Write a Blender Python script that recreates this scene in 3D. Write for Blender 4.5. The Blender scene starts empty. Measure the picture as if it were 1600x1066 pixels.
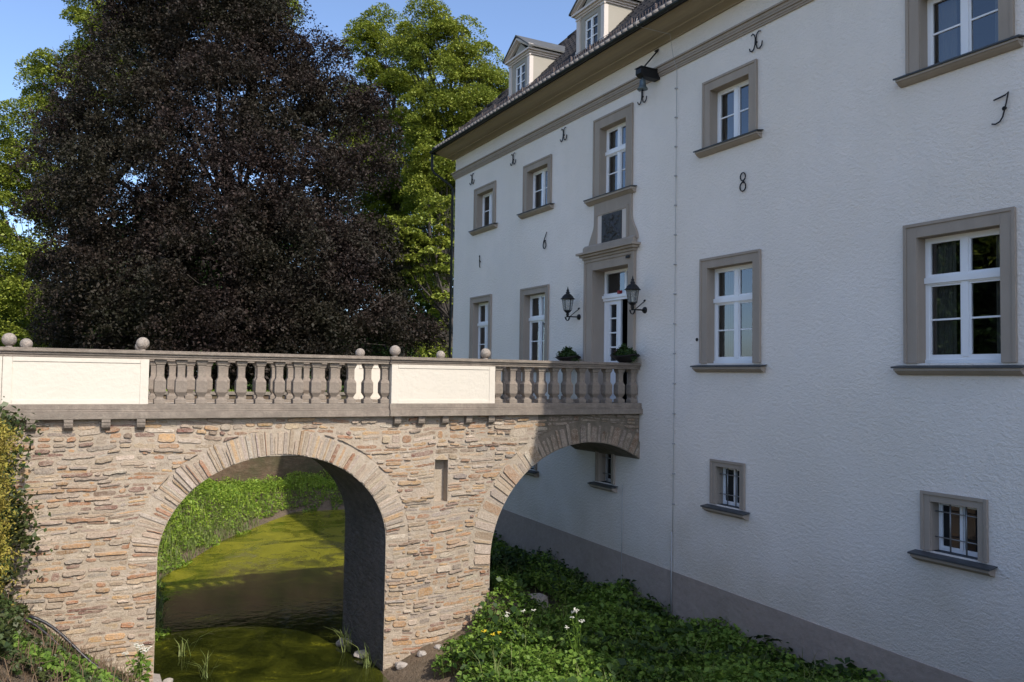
import bpy, math, random
import numpy as np
from mathutils import Vector, Matrix

C = bpy.data.collections.new("scene"); bpy.context.scene.collection.children.link(C)
SC = bpy.context.scene
R = math.radians

# ------------------------------------------------------------------ camera, sky, sun, exposure
FW = Vector((0.4659559, 0.8837811, 0.0426153))
RT = Vector((0.88419208, -0.46688789, 0.01483469))
UP = Vector((-0.03300719, -0.0307678, 0.99898142))
FPX = 1291.3
cam = bpy.data.cameras.new("camera"); camo = bpy.data.objects.new("camera", cam); C.objects.link(camo)
m3 = Matrix((RT, UP, -FW)).transposed()
camo.matrix_world = m3.to_4x4()
cam.sensor_width = 36; cam.lens = FPX / 1600 * 36; cam.clip_start = .1; cam.clip_end = 3000
SC.camera = camo

SUN = Vector((.205, -1.0, .98)).normalized()          # towards the sun
el = math.asin(SUN.z); az = math.atan2(SUN.x, SUN.y)
w = bpy.data.worlds.new("World"); SC.world = w; w.use_nodes = True
nt = w.node_tree; bg = nt.nodes['Background']
sky = nt.nodes.new('ShaderNodeTexSky'); sky.sky_type = 'NISHITA'; sky.sun_disc = False
sky.sun_elevation = el; sky.sun_rotation = az; sky.air_density = .68; sky.dust_density = 1.4; sky.ozone_density = 2.4
nt.links.new(sky.outputs[0], bg.inputs[0]); bg.inputs[1].default_value = .14
sl = bpy.data.lights.new("sun", 'SUN'); sl.energy = 2.15; sl.angle = R(.53); sl.color = (1, .94, .85)
so = bpy.data.objects.new("sun", sl); C.objects.link(so); so.location = (20, -40, 60)
so.rotation_euler = SUN.to_track_quat('Z', 'Y').to_euler()
SC.view_settings.view_transform = 'Standard'; SC.view_settings.look = 'None'
SC.view_settings.exposure = 1.06; SC.view_settings.gamma = 1
SC.render.engine = 'CYCLES'
SC.cycles.use_denoising = True
SC.cycles.max_bounces = 8; SC.cycles.transparent_max_bounces = 8

def at(px, py, depth):
    """world point seen at a photo pixel, at a distance along the view axis"""
    u = (px - 800) / FPX; v = (533 - py) / FPX
    return (FW + RT * u + UP * v) * depth

# ------------------------------------------------------------------ materials
MATS = {}
def mat(name, col, rough=.8, bump=None, var=None, spec=.3, attr=None, metal=0, coat=0, trans=0, island=None, fleck=None, bump2=None, streak=None):
    """procedural material. bump=(scale,distance[,stretch xyz]); var=(scale,amount,colour2); island=second colour per leaf"""
    m = bpy.data.materials.new(name); m.use_nodes = True; MATS[name] = m
    t = m.node_tree; N = t.nodes; L = t.links
    b = N['Principled BSDF']; out = N['Material Output']
    b.inputs['Roughness'].default_value = rough; b.inputs['Specular IOR Level'].default_value = spec
    b.inputs['Metallic'].default_value = metal; b.inputs['Coat Weight'].default_value = coat
    tc = N.new('ShaderNodeTexCoord')
    def noise(scale, detail=4, stretch=None, ro=.55):
        n = N.new('ShaderNodeTexNoise'); n.inputs['Scale'].default_value = scale; n.inputs['Detail'].default_value = detail
        n.inputs['Roughness'].default_value = ro
        if stretch:
            mp = N.new('ShaderNodeMapping'); mp.inputs['Scale'].default_value = stretch
            L.new(tc.outputs['Object'], mp.inputs[0]); L.new(mp.outputs[0], n.inputs['Vector'])
        else: L.new(tc.outputs['Object'], n.inputs['Vector'])
        return n
    rgb = N.new('ShaderNodeRGB'); rgb.outputs[0].default_value = (*col, 1); cur = rgb.outputs[0]
    if attr:
        a = N.new('ShaderNodeVertexColor'); a.layer_name = attr; cur = a.outputs['Color']
    if island:
        g = N.new('ShaderNodeNewGeometry'); mx = N.new('ShaderNodeMix'); mx.data_type = 'RGBA'
        L.new(g.outputs['Random Per Island'], mx.inputs['Factor']); L.new(cur, mx.inputs['A']); mx.inputs['B'].default_value = (*island, 1)
        cur = mx.outputs['Result']
    def blend(n, lo, hi, amt, c2, src):
        r = N.new('ShaderNodeMapRange'); r.inputs['From Min'].default_value = lo; r.inputs['From Max'].default_value = hi
        r.inputs['To Max'].default_value = amt; L.new(n.outputs[0], r.inputs[0])
        mx = N.new('ShaderNodeMix'); mx.data_type = 'RGBA'; L.new(r.outputs[0], mx.inputs['Factor'])
        L.new(src, mx.inputs['A']); mx.inputs['B'].default_value = (*c2, 1); return mx.outputs['Result']
    if var:
        for (sc_, amt, c2, *rest) in (var if isinstance(var, list) else [var]):
            st = rest[0] if rest else None
            cur = blend(noise(sc_, 5, st), .42, .68, amt, c2, cur)
    L.new(cur, b.inputs['Base Color'])
    if bump:
        n = noise(bump[0], 5, bump[2] if len(bump) > 2 else None, .6)
        bp = N.new('ShaderNodeBump'); bp.inputs['Distance'].default_value = bump[1]; bp.inputs['Strength'].default_value = 1
        L.new(n.outputs[0], bp.inputs['Height'])
        if bump2:
            n2 = noise(bump2[0], 3); bp2 = N.new('ShaderNodeBump'); bp2.inputs['Distance'].default_value = bump2[1]
            L.new(n2.outputs[0], bp2.inputs['Height']); L.new(bp.outputs[0], bp2.inputs['Normal']); bp = bp2
        L.new(bp.outputs[0], b.inputs['Normal'])
    if trans:
        tr = N.new('ShaderNodeBsdfTranslucent'); ms = N.new('ShaderNodeMixShader'); ms.inputs[0].default_value = trans
        L.new(cur, tr.inputs[0]); L.new(b.outputs[0], ms.inputs[1]); L.new(tr.outputs[0], ms.inputs[2]); L.new(ms.outputs[0], out.inputs[0])
    return m

M = {}
M['stucco'] = mat('stucco', (.84, .78, .715), .95, bump=(12, .022, (1, 1, 1.7)), bump2=(42, .012), var=[(.35, .45, (.75, .67, .56)), (.6, .16, (.68, .63, .56), (1, 2, .4)), (2.2, .3, (.76, .71, .66)), (.28, .4, (.70, .66, .60), (1, 1, .6))], spec=.1)
M['plinth'] = mat('plinth_render', (.40, .33, .285), .95, bump=(7, .02), var=[(.6, .6, (.31, .265, .23)), (3, .4, (.44, .38, .33)), (9, .3, (.28, .25, .2))], spec=.1)
M['trim'] = mat('painted_stone_trim', (.36, .305, .25), .85, bump=(30, .003), var=[(1.5, .45, (.30, .25, .20)), (6, .25, (.39, .34, .285)), (2, .3, (.24, .21, .175), (1, 2, .3))], spec=.2)
M['cove'] = mat('cove_paint', (.31, .26, .185), .85, bump=(20, .003), var=[(.8, .5, (.25, .20, .13), (1, .4, 3))], spec=.2)
M['slate'] = mat('slate_sill', (.055, .06, .065), .5, bump=(40, .002), var=(5, .5, (.09, .10, .10)))
M['white'] = mat('white_paint', (.82, .83, .84), .35, spec=.4, var=(3, .2, (.76, .77, .77)))
M['glass'] = mat('window_glass', (.012, .015, .018), .03, spec=.45, bump=(1.3, .004))
M['curtain'] = mat('curtain', (.30, .30, .29), .9, bump=(2, .05, (1, 12, .1)))
M['iron'] = mat('wrought_iron', (.02, .02, .021), .5, metal=.3, bump=(60, .002))
M['steel'] = mat('zinc', (.30, .30, .30), .4, metal=.6)
M['lead'] = mat('lead_sheet', (.085, .085, .082), .55, bump=(8, .01), var=(4, .5, (.13, .13, .12)))
M['wire'] = mat('bright_wire', (.38, .38, .37), .5, bump=(40, .001))
M['rail'] = mat('snow_rail', (.14, .11, .10), .5, metal=.5, bump=(40, .001))
M['tile_end'] = mat('highlight_tile_end', (.20, .18, .165), .8, bump=(30, .004), var=(9, .5, (.2, .19, .18)))  # paler colour paints the lit highlights along the eaves tile ends
M['copper'] = mat('dark_copper', (.016, .018, .018), .5, metal=.2, var=(4, .5, (.035, .045, .042)))
M['bell'] = mat('bell_bronze', (.11, .14, .15), .45, metal=.6, var=(14, .6, (.16, .22, .22)))
M['bare'] = mat('sandstone', (.245, .20, .16), .9, bump=(35, .010), bump2=(90, .003), var=[(1.4, .7, (.19, .155, .125)), (7, .6, (.35, .295, .235)), (.8, .45, (.165, .145, .115), (1, 1, 4)), (25, .35, (.14, .125, .105))], spec=.15)
M['ball'] = mat('weathered_stone_ball', (.36, .30, .25), .9, bump=(30, .02), bump2=(90, .005), var=[(6, .7, (.22, .19, .16)), (18, .5, (.42, .38, .32)), (35, .5, (.14, .13, .12))], spec=.15)
M['panel'] = mat('cream_render', (.63, .57, .475), .9, bump=(10, .010), var=[(1.2, .4, (.61, .55, .455)), (5, .25, (.62, .56, .48)), (2.5, .3, (.56, .52, .43), (1, 1, .25))], spec=.1)
M['mortar'] = mat('lime_mortar', (.40, .325, .24), .95, bump=(22, .018), bump2=(90, .004), var=[(2.2, .5, (.33, .265, .21)), (9, .5, (.50, .43, .35)), (.5, .4, (.30, .25, .19))], spec=.1)
M['rubble'] = mat('rubble_stone', (.4, .3, .2), .9, attr='stone', bump=(26, .014), bump2=(80, .004), var=[(4.5, .45, (.40, .325, .245), (1, 1, 1.8)), (15, .55, (.39, .31, .24)), (34, .5, (.19, .125, .085)), (60, .35, (.52, .45, .36))], spec=.12)
M['shade_mortar'] = mat('painted_shade_mortar', (.17, .14, .105), .95, bump=(22, .018), var=[(2.2, .6, (.11, .10, .07)), (9, .5, (.24, .20, .155))], spec=.1)  # lime mortar in a darker colour that paints in the house's shadow
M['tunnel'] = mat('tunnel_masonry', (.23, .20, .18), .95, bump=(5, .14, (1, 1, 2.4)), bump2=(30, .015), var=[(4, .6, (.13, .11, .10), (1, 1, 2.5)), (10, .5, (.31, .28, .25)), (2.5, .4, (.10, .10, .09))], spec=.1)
M['backwall'] = mat('old_brick_wall', (.13, .085, .055), .95, bump=(7, .03, (1, 1, 2.5)), var=[(3, .7, (.20, .15, .10), (1, 1, 2.5)), (9, .5, (.07, .055, .04)), (.8, .8, (.045, .06, .025))], spec=.1)
M['tile'] = mat('clay_roof_tile', (.026, .024, .024), .6, spec=.15, bump=(12, .006), var=[(5, .7, (.050, .044, .042)), (22, .5, (.012, .012, .012))])
M['dormer'] = mat('dormer_paint', (.36, .33, .275), .8, bump=(20, .002), var=(2, .3, (.31, .28, .23)))
M['dormertrim'] = mat('dormer_trim_paint', (.62, .55, .49), .6, bump=(20, .002), var=(3, .3, (.56, .51, .46)))
M['relief'] = mat('cast_iron_relief', (.055, .058, .062), .55, bump=(20, .03), bump2=(60, .01), spec=.4)
M['grey_door'] = mat('grey_door_paint', (.11, .115, .12), .6, var=(3, .3, (.09, .09, .09)))
M['door_dark'] = mat('dark_interior_paint', (.035, .037, .038), .7)
M['soil'] = mat('soil', (.15, .11, .075), .98, bump=(9, .05), bump2=(40, .02), var=[(1.5, .7, (.09, .075, .05)), (8, .5, (.22, .17, .12))], spec=.1)
M['lawn'] = mat('lawn', (.07, .13, .025), .95, bump=(20, .05), var=[(.4, .6, (.10, .16, .035)), (5, .5, (.04, .09, .02))], spec=.1)
M['gravel'] = mat('gravel', (.55, .48, .39), .95, bump=(50, .01), var=(10, .5, (.22, .19, .16)))
M['rock'] = mat('rock', (.36, .32, .28), .9, bump=(14, .02), var=[(6, .5, (.24, .20, .17)), (12, .3, (.5, .46, .42))])
M['bark'] = mat('bark', (.07, .058, .048), .95, bump=(12, .05, (1, 1, .25)), var=(6, .6, (.11, .095, .08), (1, 1, .3)))
M['twig'] = mat('dry_twig', (.13, .085, .05), .9, var=(5, .5, (.22, .16, .10)))
M['hose'] = mat('black_hose', (.018, .017, .020), .35, spec=.5)
M['bowl'] = mat('bowl_metal', (.035, .03, .03), .5, metal=.4)
M['lamp_glass'] = mat('lamp_glass', (.55, .57, .56), .1, spec=.6)
lg = M['lamp_glass'].node_tree; pb = lg.nodes['Principled BSDF']; pb.inputs['Transmission Weight'].default_value = .75; pb.inputs['IOR'].default_value = 1.05
def leafmat(n, c1, c2, trans=.3, rough=.45, spec=.35, var=None):
    M[n] = mat(n, c1, rough, island=c2, trans=trans, spec=spec, var=var); return M[n]
leafmat('beech_leaf', (.017, .013, .011), (.050, .032, .026), .18, .62, .22, var=(.25, .6, (.028, .032, .014)))
leafmat('lime_leaf', (.16, .21, .028), (.32, .34, .05), .24, .5, .3, var=(.35, .5, (.12, .17, .025)))
leafmat('maple_leaf', (.16, .21, .025), (.30, .32, .042), .24, .5, .3, var=(.35, .5, (.10, .15, .022)))
leafmat('dark_leaf', (.022, .050, .012), (.055, .10, .02), .25, .5, .3)
leafmat('weed_leaf', (.09, .18, .022), (.23, .34, .055), .35, .5, .3, var=(1.2, .4, (.06, .12, .022)))
leafmat('bank_leaf', (.17, .30, .03), (.40, .50, .07), .4, .5, .3, var=(.9, .5, (.10, .17, .025)))
leafmat('ivy_leaf', (.026, .050, .014), (.085, .12, .032), .2, .45, .35, var=(2, .55, (.075, .048, .022)))
leafmat('juniper_leaf', (.30, .29, .05), (.50, .40, .09), .3, .6, .2, var=(3, .5, (.20, .13, .04)))
leafmat('grass_blade', (.14, .19, .05), (.26, .29, .10), .35, .5, .3)
leafmat('red_leaf', (.05, .025, .03), (.08, .06, .04), .2, .4, .3)
M['petal'] = mat('petal', (.62, .60, .50), .7)
M['yellow_petal'] = mat('yellow_petal', (.75, .55, .03), .6)
M['red'] = mat('red_plastic', (.25, .01, .012), .4)
def water_mat():
    m = bpy.data.materials.new('pond_water'); m.use_nodes = True; t = m.node_tree; N = t.nodes; L = t.links; b = N['Principled BSDF']
    tc = N.new('ShaderNodeTexCoord')
    n = N.new('ShaderNodeTexNoise'); n.inputs['Scale'].default_value = .9; n.inputs['Detail'].default_value = 8; n.inputs['Roughness'].default_value = .68
    n.inputs['Distortion'].default_value = .8
    L.new(tc.outputs['Object'], n.inputs['Vector'])
    cr = N.new('ShaderNodeValToRGB'); e = cr.color_ramp.elements
    e[0].position = .30; e[0].color = (.016, .020, .003, 1); e[1].position = .72; e[1].color = (.24, .22, .018, 1)
    x = e.new(.45); x.color = (.045, .05, .006, 1); x = e.new(.58); x.color = (.16, .155, .012, 1)
    # algae thin out towards the bridge; the fade also paints its shade zone darker
    sp = N.new('ShaderNodeSeparateXYZ'); L.new(tc.outputs['Object'], sp.inputs[0])
    dr = N.new('ShaderNodeMapRange'); dr.inputs['From Min'].default_value = 21.5; dr.inputs['From Max'].default_value = 24.5; dr.inputs['To Min'].default_value = -.13; dr.inputs['To Max'].default_value = .10
    L.new(sp.outputs['Y'], dr.inputs[0]); ad = N.new('ShaderNodeMath'); ad.operation = 'ADD'; L.new(n.outputs[0], ad.inputs[0]); L.new(dr.outputs[0], ad.inputs[1])
    L.new(ad.outputs[0], cr.inputs[0])
    n3 = N.new('ShaderNodeTexNoise'); n3.inputs['Scale'].default_value = 20; n3.inputs['Detail'].default_value = 5
    L.new(tc.outputs['Object'], n3.inputs['Vector'])
    mx = N.new('ShaderNodeMix'); mx.data_type = 'RGBA'; mx.blend_type = 'MULTIPLY'; mx.inputs['Factor'].default_value = .55
    cr3 = N.new('ShaderNodeMapRange'); cr3.inputs['From Min'].default_value = .3; cr3.inputs['From Max'].default_value = .65; cr3.inputs['To Min'].default_value = .22; cr3.inputs['To Max'].default_value = 1.25
    L.new(n3.outputs[0], cr3.inputs[0]); L.new(cr.outputs[0], mx.inputs['A']); L.new(cr3.outputs[0], mx.inputs['B'])
    L.new(mx.outputs['Result'], b.inputs['Base Color'])
    b.inputs['Roughness'].default_value = .06; b.inputs['Specular IOR Level'].default_value = .5; b.inputs['IOR'].default_value = 1.33
    rr = N.new('ShaderNodeMapRange'); rr.inputs['From Min'].default_value = .5; rr.inputs['From Max'].default_value = .7; rr.inputs['To Min'].default_value = .05; rr.inputs['To Max'].default_value = .5
    L.new(ad.outputs[0], rr.inputs[0]); L.new(rr.outputs[0], b.inputs['Roughness'])
    n2 = N.new('ShaderNodeTexNoise'); n2.inputs['Scale'].default_value = 5; n2.inputs['Detail'].default_value = 3; L.new(tc.outputs['Object'], n2.inputs['Vector'])
    bp = N.new('ShaderNodeBump'); bp.inputs['Distance'].default_value = .004; L.new(n2.outputs[0], bp.inputs['Height']); L.new(bp.outputs[0], b.inputs['Normal'])
    return m
M['water'] = water_mat()

def splash(m):
    t = m.node_tree; N = t.nodes; L = t.links; b = N['Principled BSDF']; src = b.inputs['Base Color'].links[0].from_socket
    tc = N.new('ShaderNodeTexCoord'); sp = N.new('ShaderNodeSeparateXYZ'); L.new(tc.outputs['Object'], sp.inputs[0])
    n = N.new('ShaderNodeTexNoise'); n.inputs['Scale'].default_value = 1.1; n.inputs['Detail'].default_value = 6; L.new(tc.outputs['Object'], n.inputs['Vector'])
    a = N.new('ShaderNodeMath'); a.operation = 'MULTIPLY_ADD'; a.inputs[1].default_value = 3.2; L.new(n.outputs[0], a.inputs[0]); L.new(sp.outputs['Z'], a.inputs[2])
    r = N.new('ShaderNodeMapRange'); r.inputs['From Min'].default_value = -2.5; r.inputs['From Max'].default_value = -1.1; r.inputs['To Min'].default_value = .42; r.inputs['To Max'].default_value = 0
    L.new(a.outputs[0], r.inputs[0]); mx = N.new('ShaderNodeMix'); mx.data_type = 'RGBA'; L.new(r.outputs[0], mx.inputs['Factor']); L.new(src, mx.inputs['A']); mx.inputs['B'].default_value = (.50, .44, .34, 1)
    L.new(mx.outputs['Result'], b.inputs['Base Color'])
splash(M['stucco'])

# ------------------------------------------------------------------ builders
def link(o, parent=None):
    C.objects.link(o)
    if parent is not None: o.parent = parent
    return o
def tag(o, label=None, cat=None, group=None, kind=None):
    if label: o['label'] = label
    if cat: o['category'] = cat
    if group: o['group'] = group
    if kind: o['kind'] = kind
    return o
def empty(name, loc=(0, 0, 0), label=None, cat=None, group=None):
    o = bpy.data.objects.new(name, None); C.objects.link(o); o.location = loc; o.empty_display_size = .2
    return tag(o, label, cat, group)

class MB:
    def __init__(s): s.v = []; s.f = []; s.c = []; s.col = None
    def add(s, vs, fs):
        n = len(s.v); s.v += [tuple(p) for p in vs]
        for f in fs: s.f.append(tuple(i + n for i in f)); s.c.append(s.col)
        return s
    def box(s, a, b):
        x0, y0, z0 = [min(p, q) for p, q in zip(a, b)]; x1, y1, z1 = [max(p, q) for p, q in zip(a, b)]
        return s.add([(x0,y0,z0),(x1,y0,z0),(x1,y1,z0),(x0,y1,z0),(x0,y0,z1),(x1,y0,z1),(x1,y1,z1),(x0,y1,z1)],
                     [(0,3,2,1),(4,5,6,7),(0,1,5,4),(1,2,6,5),(2,3,7,6),(3,0,4,7)])
    def prism(s, pts, vec):
        """closed polygon pts (3-D, planar) extruded by vec"""
        n = len(pts); v = Vector(vec); P = [Vector(p) for p in pts]
        s.add(P + [p + v for p in P], [tuple(range(n))[::-1], tuple(range(n, 2 * n))] + [(i, (i+1) % n, n + (i+1) % n, n + i) for i in range(n)])
        return s
    def tube(s, pts, r, seg=8, cap=True):
        P = [Vector(p) for p in pts]; rr = r if isinstance(r, (list, tuple)) else [r] * len(P)
        vs = []; fs = []
        ref = None
        for i, p in enumerate(P):
            d = (P[min(i+1, len(P)-1)] - P[max(i-1, 0)]).normalized()
            if ref is None: ref = Vector((0, 0, 1)) if abs(d.z) < .9 else Vector((1, 0, 0))
            a = d.cross(ref).normalized(); b = d.cross(a).normalized(); ref = b.cross(d) * -1 if False else ref
            if abs(d.dot(ref)) > .95: ref = Vector((1, 0, 0)) if abs(d.x) < .7 else Vector((0, 1, 0)); a = d.cross(ref).normalized(); b = d.cross(a).normalized()
            for k in range(seg):
                t = 2 * math.pi * k / seg; vs.append(p + (a * math.cos(t) + b * math.sin(t)) * rr[i])
        for i in range(len(P) - 1):
            for k in range(seg):
                k2 = (k + 1) % seg; fs.append((i*seg+k, i*seg+k2, (i+1)*seg+k2, (i+1)*seg+k))
        if cap: fs.append(tuple(range(seg))[::-1]); fs.append(tuple((len(P)-1)*seg + k for k in range(seg)))
        return s.add(vs, fs)
    def lathe(s, prof, c=(0,0,0), seg=16, sx=1, sy=1):
        vs = []; fs = []
        for (r, z) in prof:
            for k in range(seg):
                t = 2 * math.pi * (k + .5) / seg; vs.append((c[0] + sx*r*math.cos(t), c[1] + sy*r*math.sin(t), c[2] + z))
        n = len(prof)
        for i in range(n - 1):
            for k in range(seg):
                k2 = (k+1) % seg; fs.append((i*seg+k, i*seg+k2, (i+1)*seg+k2, (i+1)*seg+k))
        fs.append(tuple(range(seg))[::-1]); fs.append(tuple((n-1)*seg + k for k in range(seg)))
        return s.add(vs, fs)
    def build(s, name, m, parent=None, smooth=False, bevel=0, loc=None, auto=None):
        me = bpy.data.meshes.new(name); me.from_pydata(s.v, [], s.f); me.update()
        if any(c is not None for c in s.c):
            a = me.color_attributes.new('stone', 'FLOAT_COLOR', 'CORNER')
            arr = []
            for p, c in zip(me.polygons, s.c):
                c = c or (.4, .35, .3); arr += [c[0], c[1], c[2], 1.0] * p.loop_total
            a.data.foreach_set('color', arr)
        me.materials.append(m)
        if smooth: me.polygons.foreach_set('use_smooth', [True] * len(me.polygons))
        o = bpy.data.objects.new(name, me); link(o, parent)
        if loc: o.location = loc
        if bevel:
            b = o.modifiers.new('bevel', 'BEVEL'); b.width = bevel; b.segments = 2; b.limit_method = 'ANGLE'; b.angle_limit = R(35)
            for p in me.polygons: p.use_smooth = False
        return o

def npmesh(name, V, F, m, parent=None, smooth=False):
    """fast mesh from numpy arrays, F is (n,4) or (n,3)"""
    me = bpy.data.meshes.new(name); k = F.shape[1]
    me.vertices.add(len(V)); me.vertices.foreach_set('co', V.astype(np.float32).ravel())
    me.loops.add(F.size); me.loops.foreach_set('vertex_index', F.astype(np.int32).ravel())
    me.polygons.add(len(F)); me.polygons.foreach_set('loop_start', np.arange(0, F.size, k, dtype=np.int32))
    me.polygons.foreach_set('loop_total', np.full(len(F), k, dtype=np.int32))
    if smooth: me.polygons.foreach_set('use_smooth', np.ones(len(F), dtype=bool))
    me.update(calc_edges=True); me.materials.append(m)
    o = bpy.data.objects.new(name, me); return link(o, parent)

def leaf_arrays(rng, P, size, aspect=.6, droop=.3, up=.5, jit=.35):
    n = len(P)
    N = rng.normal(size=(n, 3)); N[:, 2] = np.abs(N[:, 2]) * (1 + up) + up; N /= np.linalg.norm(N, axis=1)[:, None]
    T = rng.normal(size=(n, 3)); T[:, 2] -= droop; T -= (T * N).sum(1)[:, None] * N; T /= np.linalg.norm(T, axis=1)[:, None] + 1e-9
    S = np.cross(N, T); s = size * (1 + jit * rng.normal(size=n)).clip(.45, 1.8)
    a = (T * (s * .5)[:, None]); b = S * (s * .5 * aspect)[:, None]; fold = N * (s * .10)[:, None]
    V = np.stack([P - a, P + b + fold - a * .1, P + a - fold, P - b + fold - a * .1], 1).reshape(-1, 3)
    F = np.arange(4 * n).reshape(n, 4); return V, F
def leaves(name, rng, P, size, m, parent=None, **k):
    V, F = leaf_arrays(rng, P, size, **k); return npmesh(name, V, F, m, parent)

def clumps(rng, lobes, dens, per, sig, shell=(.55, 1.05), dome=False, squash=.55, fray=.3):
    """points in leaf clumps spread over ellipsoid lobes; lobes = (cx,cy,cz,rx,ry,rz)"""
    out = []
    for (cx, cy, cz, rx, ry, rz) in lobes:
        n = max(4, int(dens * (rx * ry + ry * rz + rx * rz)))
        d = rng.normal(size=(n, 3)); d /= np.linalg.norm(d, axis=1)[:, None]
        r = rng.uniform(shell[0], shell[1], n) ** .8
        c = np.array([cx, cy, cz]) + d * r[:, None] * np.array([rx, ry, rz])
        k = rng.integers(int(per * .5), int(per * 1.5), n)
        sg = sig * rng.uniform(.6, 1.35, n)
        cc = np.repeat(c, k, 0); ss = np.repeat(sg, k); dd = np.repeat(d, k, 0)
        g = rng.normal(size=(len(cc), 3))
        if dome:      # leaves lie on the outside of each clump, which is dark and empty underneath
            g /= np.linalg.norm(g, axis=1)[:, None]; g[:, 2] = np.where(g[:, 2] < -.25, -g[:, 2], g[:, 2]); g *= (rng.uniform(.55, 1.12, len(g)) ** .6)[:, None] * 1.35
            fr = rng.normal(size=(n, 3)) * .35; g += np.repeat(fr, k, 0) * (g ** 2).sum(1)[:, None] * fray
        g[:, 2] *= squash
        p = cc + g * ss[:, None]
        p[:, 2] -= .30 * ((g[:, 0] ** 2 + g[:, 1] ** 2)) * ss * .6
        out.append(p)
    return np.concatenate(out)

def tree(name, label, cat, lobes_px, trunk_px, base_z, depth, m, seed, dens, per, sig, leaf, group=None, aspect=.6, trunk_r=.4, droop=.3, up=.5, shell=(.55, 1.05), dome=False, limb=1.0, squash=.55, fray=.3):
    """lobes_px: (px, py, radius_px, depth offset[, vertical squash])"""
    rng = np.random.default_rng(seed); rnd = random.Random(seed)
    base = at(trunk_px[0], trunk_px[1], depth); base.z = base_z
    t = empty(name, base, label, cat, group)
    lobes = []
    for l in lobes_px:
        d = depth + l[3]; c = at(l[0], l[1], d); r = l[2] / FPX * d; sq = l[4] if len(l) > 4 else .85
        lobes.append((c.x - base.x, c.y - base.y, c.z - base.z, r, r, r * sq))
    top = max(l[2] for l in lobes)
    mb = MB(); cx = 0
    H = top * .8
    pts = [Vector((rnd.uniform(-.2, .2) * i, rnd.uniform(-.2, .2) * i, H * i / 6)) for i in range(7)]
    mb.tube(pts, [trunk_r * (1.25 if i == 0 else 1 - i / 7.5) for i in range(7)], 10)
    for l in lobes:
        c = Vector(l[:3]); k = min(5, max(1, int(c.z / top * 5 * .75))); p0 = pts[k]
        mid = p0.lerp(c, .5) + Vector((rnd.uniform(-.5, .5), rnd.uniform(-.5, .5), rnd.uniform(-.8, .2)))
        mb.tube([p0, mid, c], [trunk_r * .38 * limb, trunk_r * .22 * limb, trunk_r * .07 * limb], 6)
        for q in range(7):
            e = c + Vector((rnd.uniform(-1, 1) * l[3], rnd.uniform(-1, 1) * l[4], rnd.uniform(-.4, 1) * l[5])) * .8
            s_ = mid.lerp(c, rnd.uniform(.2, .9)); mb.tube([s_, s_.lerp(e, .5) + Vector((0, 0, -.15)), e], [trunk_r * .10 * limb, trunk_r * .06 * limb, trunk_r * .02 * limb], 5)
    mb.build('trunk', M['bark'], t, smooth=True)
    P = clumps(rng, lobes, dens, per, sig, shell, dome, squash, fray)
    leaves('crown', rng, P, leaf, m, t, aspect=aspect, droop=droop, up=up)
    return t
exec_parts = True

# ------------------------------------------------------------------ terrain and water
BANK = [(2.2, -30), (2.2, 13.5), (1.5, 14.8), (1.5, 17.4), (1.9, 19.5), (2.25, 23.8), (4.5, 28.4), (7.9, 33.1), (10, 32.9), (40, 33)]
def bank_d(x, y):
    """signed distance to the left/far water edge, positive on the land side (numpy)"""
    best = np.full(x.shape, 1e9); sg = np.ones(x.shape)
    for (ax, ay), (bx, by) in zip(BANK[:-1], BANK[1:]):
        dx, dy = bx - ax, by - ay; L2 = dx * dx + dy * dy
        t = np.clip(((x - ax) * dx + (y - ay) * dy) / L2, 0, 1); px = ax + t * dx; py = ay + t * dy
        d = np.hypot(x - px, y - py); cr = dx * (y - ay) - dy * (x - ax)
        k = d < best; best = np.where(k, d, best); sg = np.where(k, np.sign(cr), sg)
    return best * sg
def wob(x, y, s=1.0):
    return (np.sin(x * 1.7 * s + y * .9 * s) + np.sin(x * .8 * s - y * 1.3 * s + 2) + .5 * np.sin(x * 3.1 * s + y * 2.7 * s + 1)) / 2.5
def height(x, y):
    x = np.asarray(x, float); y = np.asarray(y, float)
    d = bank_d(x, y)
    hl = np.where(d > 0, -5.58 + .72 * d, -5.58 + .3 * d)
    front = np.clip((14.5 - y) * .16, 0, .85) * np.clip((2.2 - x), 0, 1)
    hl = hl + front + .07 * wob(x, y, 1.4) * np.clip(d, 0, 1)
    far = y > 36.1
    hl = np.where((y > 31) & ~far, np.minimum(hl, -4.85 + .05 * wob(x, y) + .9 * np.clip((3.5 - x) / 4, 0, 3)), hl)
    hl = np.where(far, -.9, np.minimum(hl, -.9))
    xr = np.interp(y, [-30, 17.4, 18.5, 20, 26, 27], [5.0, 5.0, 5.6, 8.3, 8.8, 40])
    dr = x - xr
    cap = np.interp(y, [6, 9, 11, 17, 30], [-4.85, -4.95, -5.1, -5.15, -5.1])
    hr = np.minimum(-5.62 + .5 * dr, cap)
    hr = hr + .75 * np.exp(-((x - 7.6) / .7) ** 2 - ((y - 15.0) / 1.0) ** 2)
    hr = np.where(dr > 0, hr + .06 * wob(x, y, 1.8), -5.62 + .4 * dr)
    h = np.maximum(np.maximum(hl, hr), -6.3)
    terr = -1.7 - np.clip(y - 2.5, 0, 99) * 1.05
    h = np.maximum(h, terr)
    return np.minimum(h, -.9)
def hz(x, y): return float(height(np.array([x]), np.array([y]))[0])
xs = np.unique(np.concatenate([np.linspace(-700, -20, 14), np.arange(-20, -6, 1.), np.arange(-6, 12.5, .2), np.arange(12.5, 30, 1.5), np.linspace(30, 700, 14)]))
ys = np.unique(np.concatenate([np.linspace(-700, -20, 12), np.arange(-20, 2, 1.5), np.arange(2, 36, .2), [36.0, 36.12], np.arange(36.5, 60, 2.), np.linspace(60, 900, 16)]))
X, Y = np.meshgrid(xs, ys); Z = height(X, Y)
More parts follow.
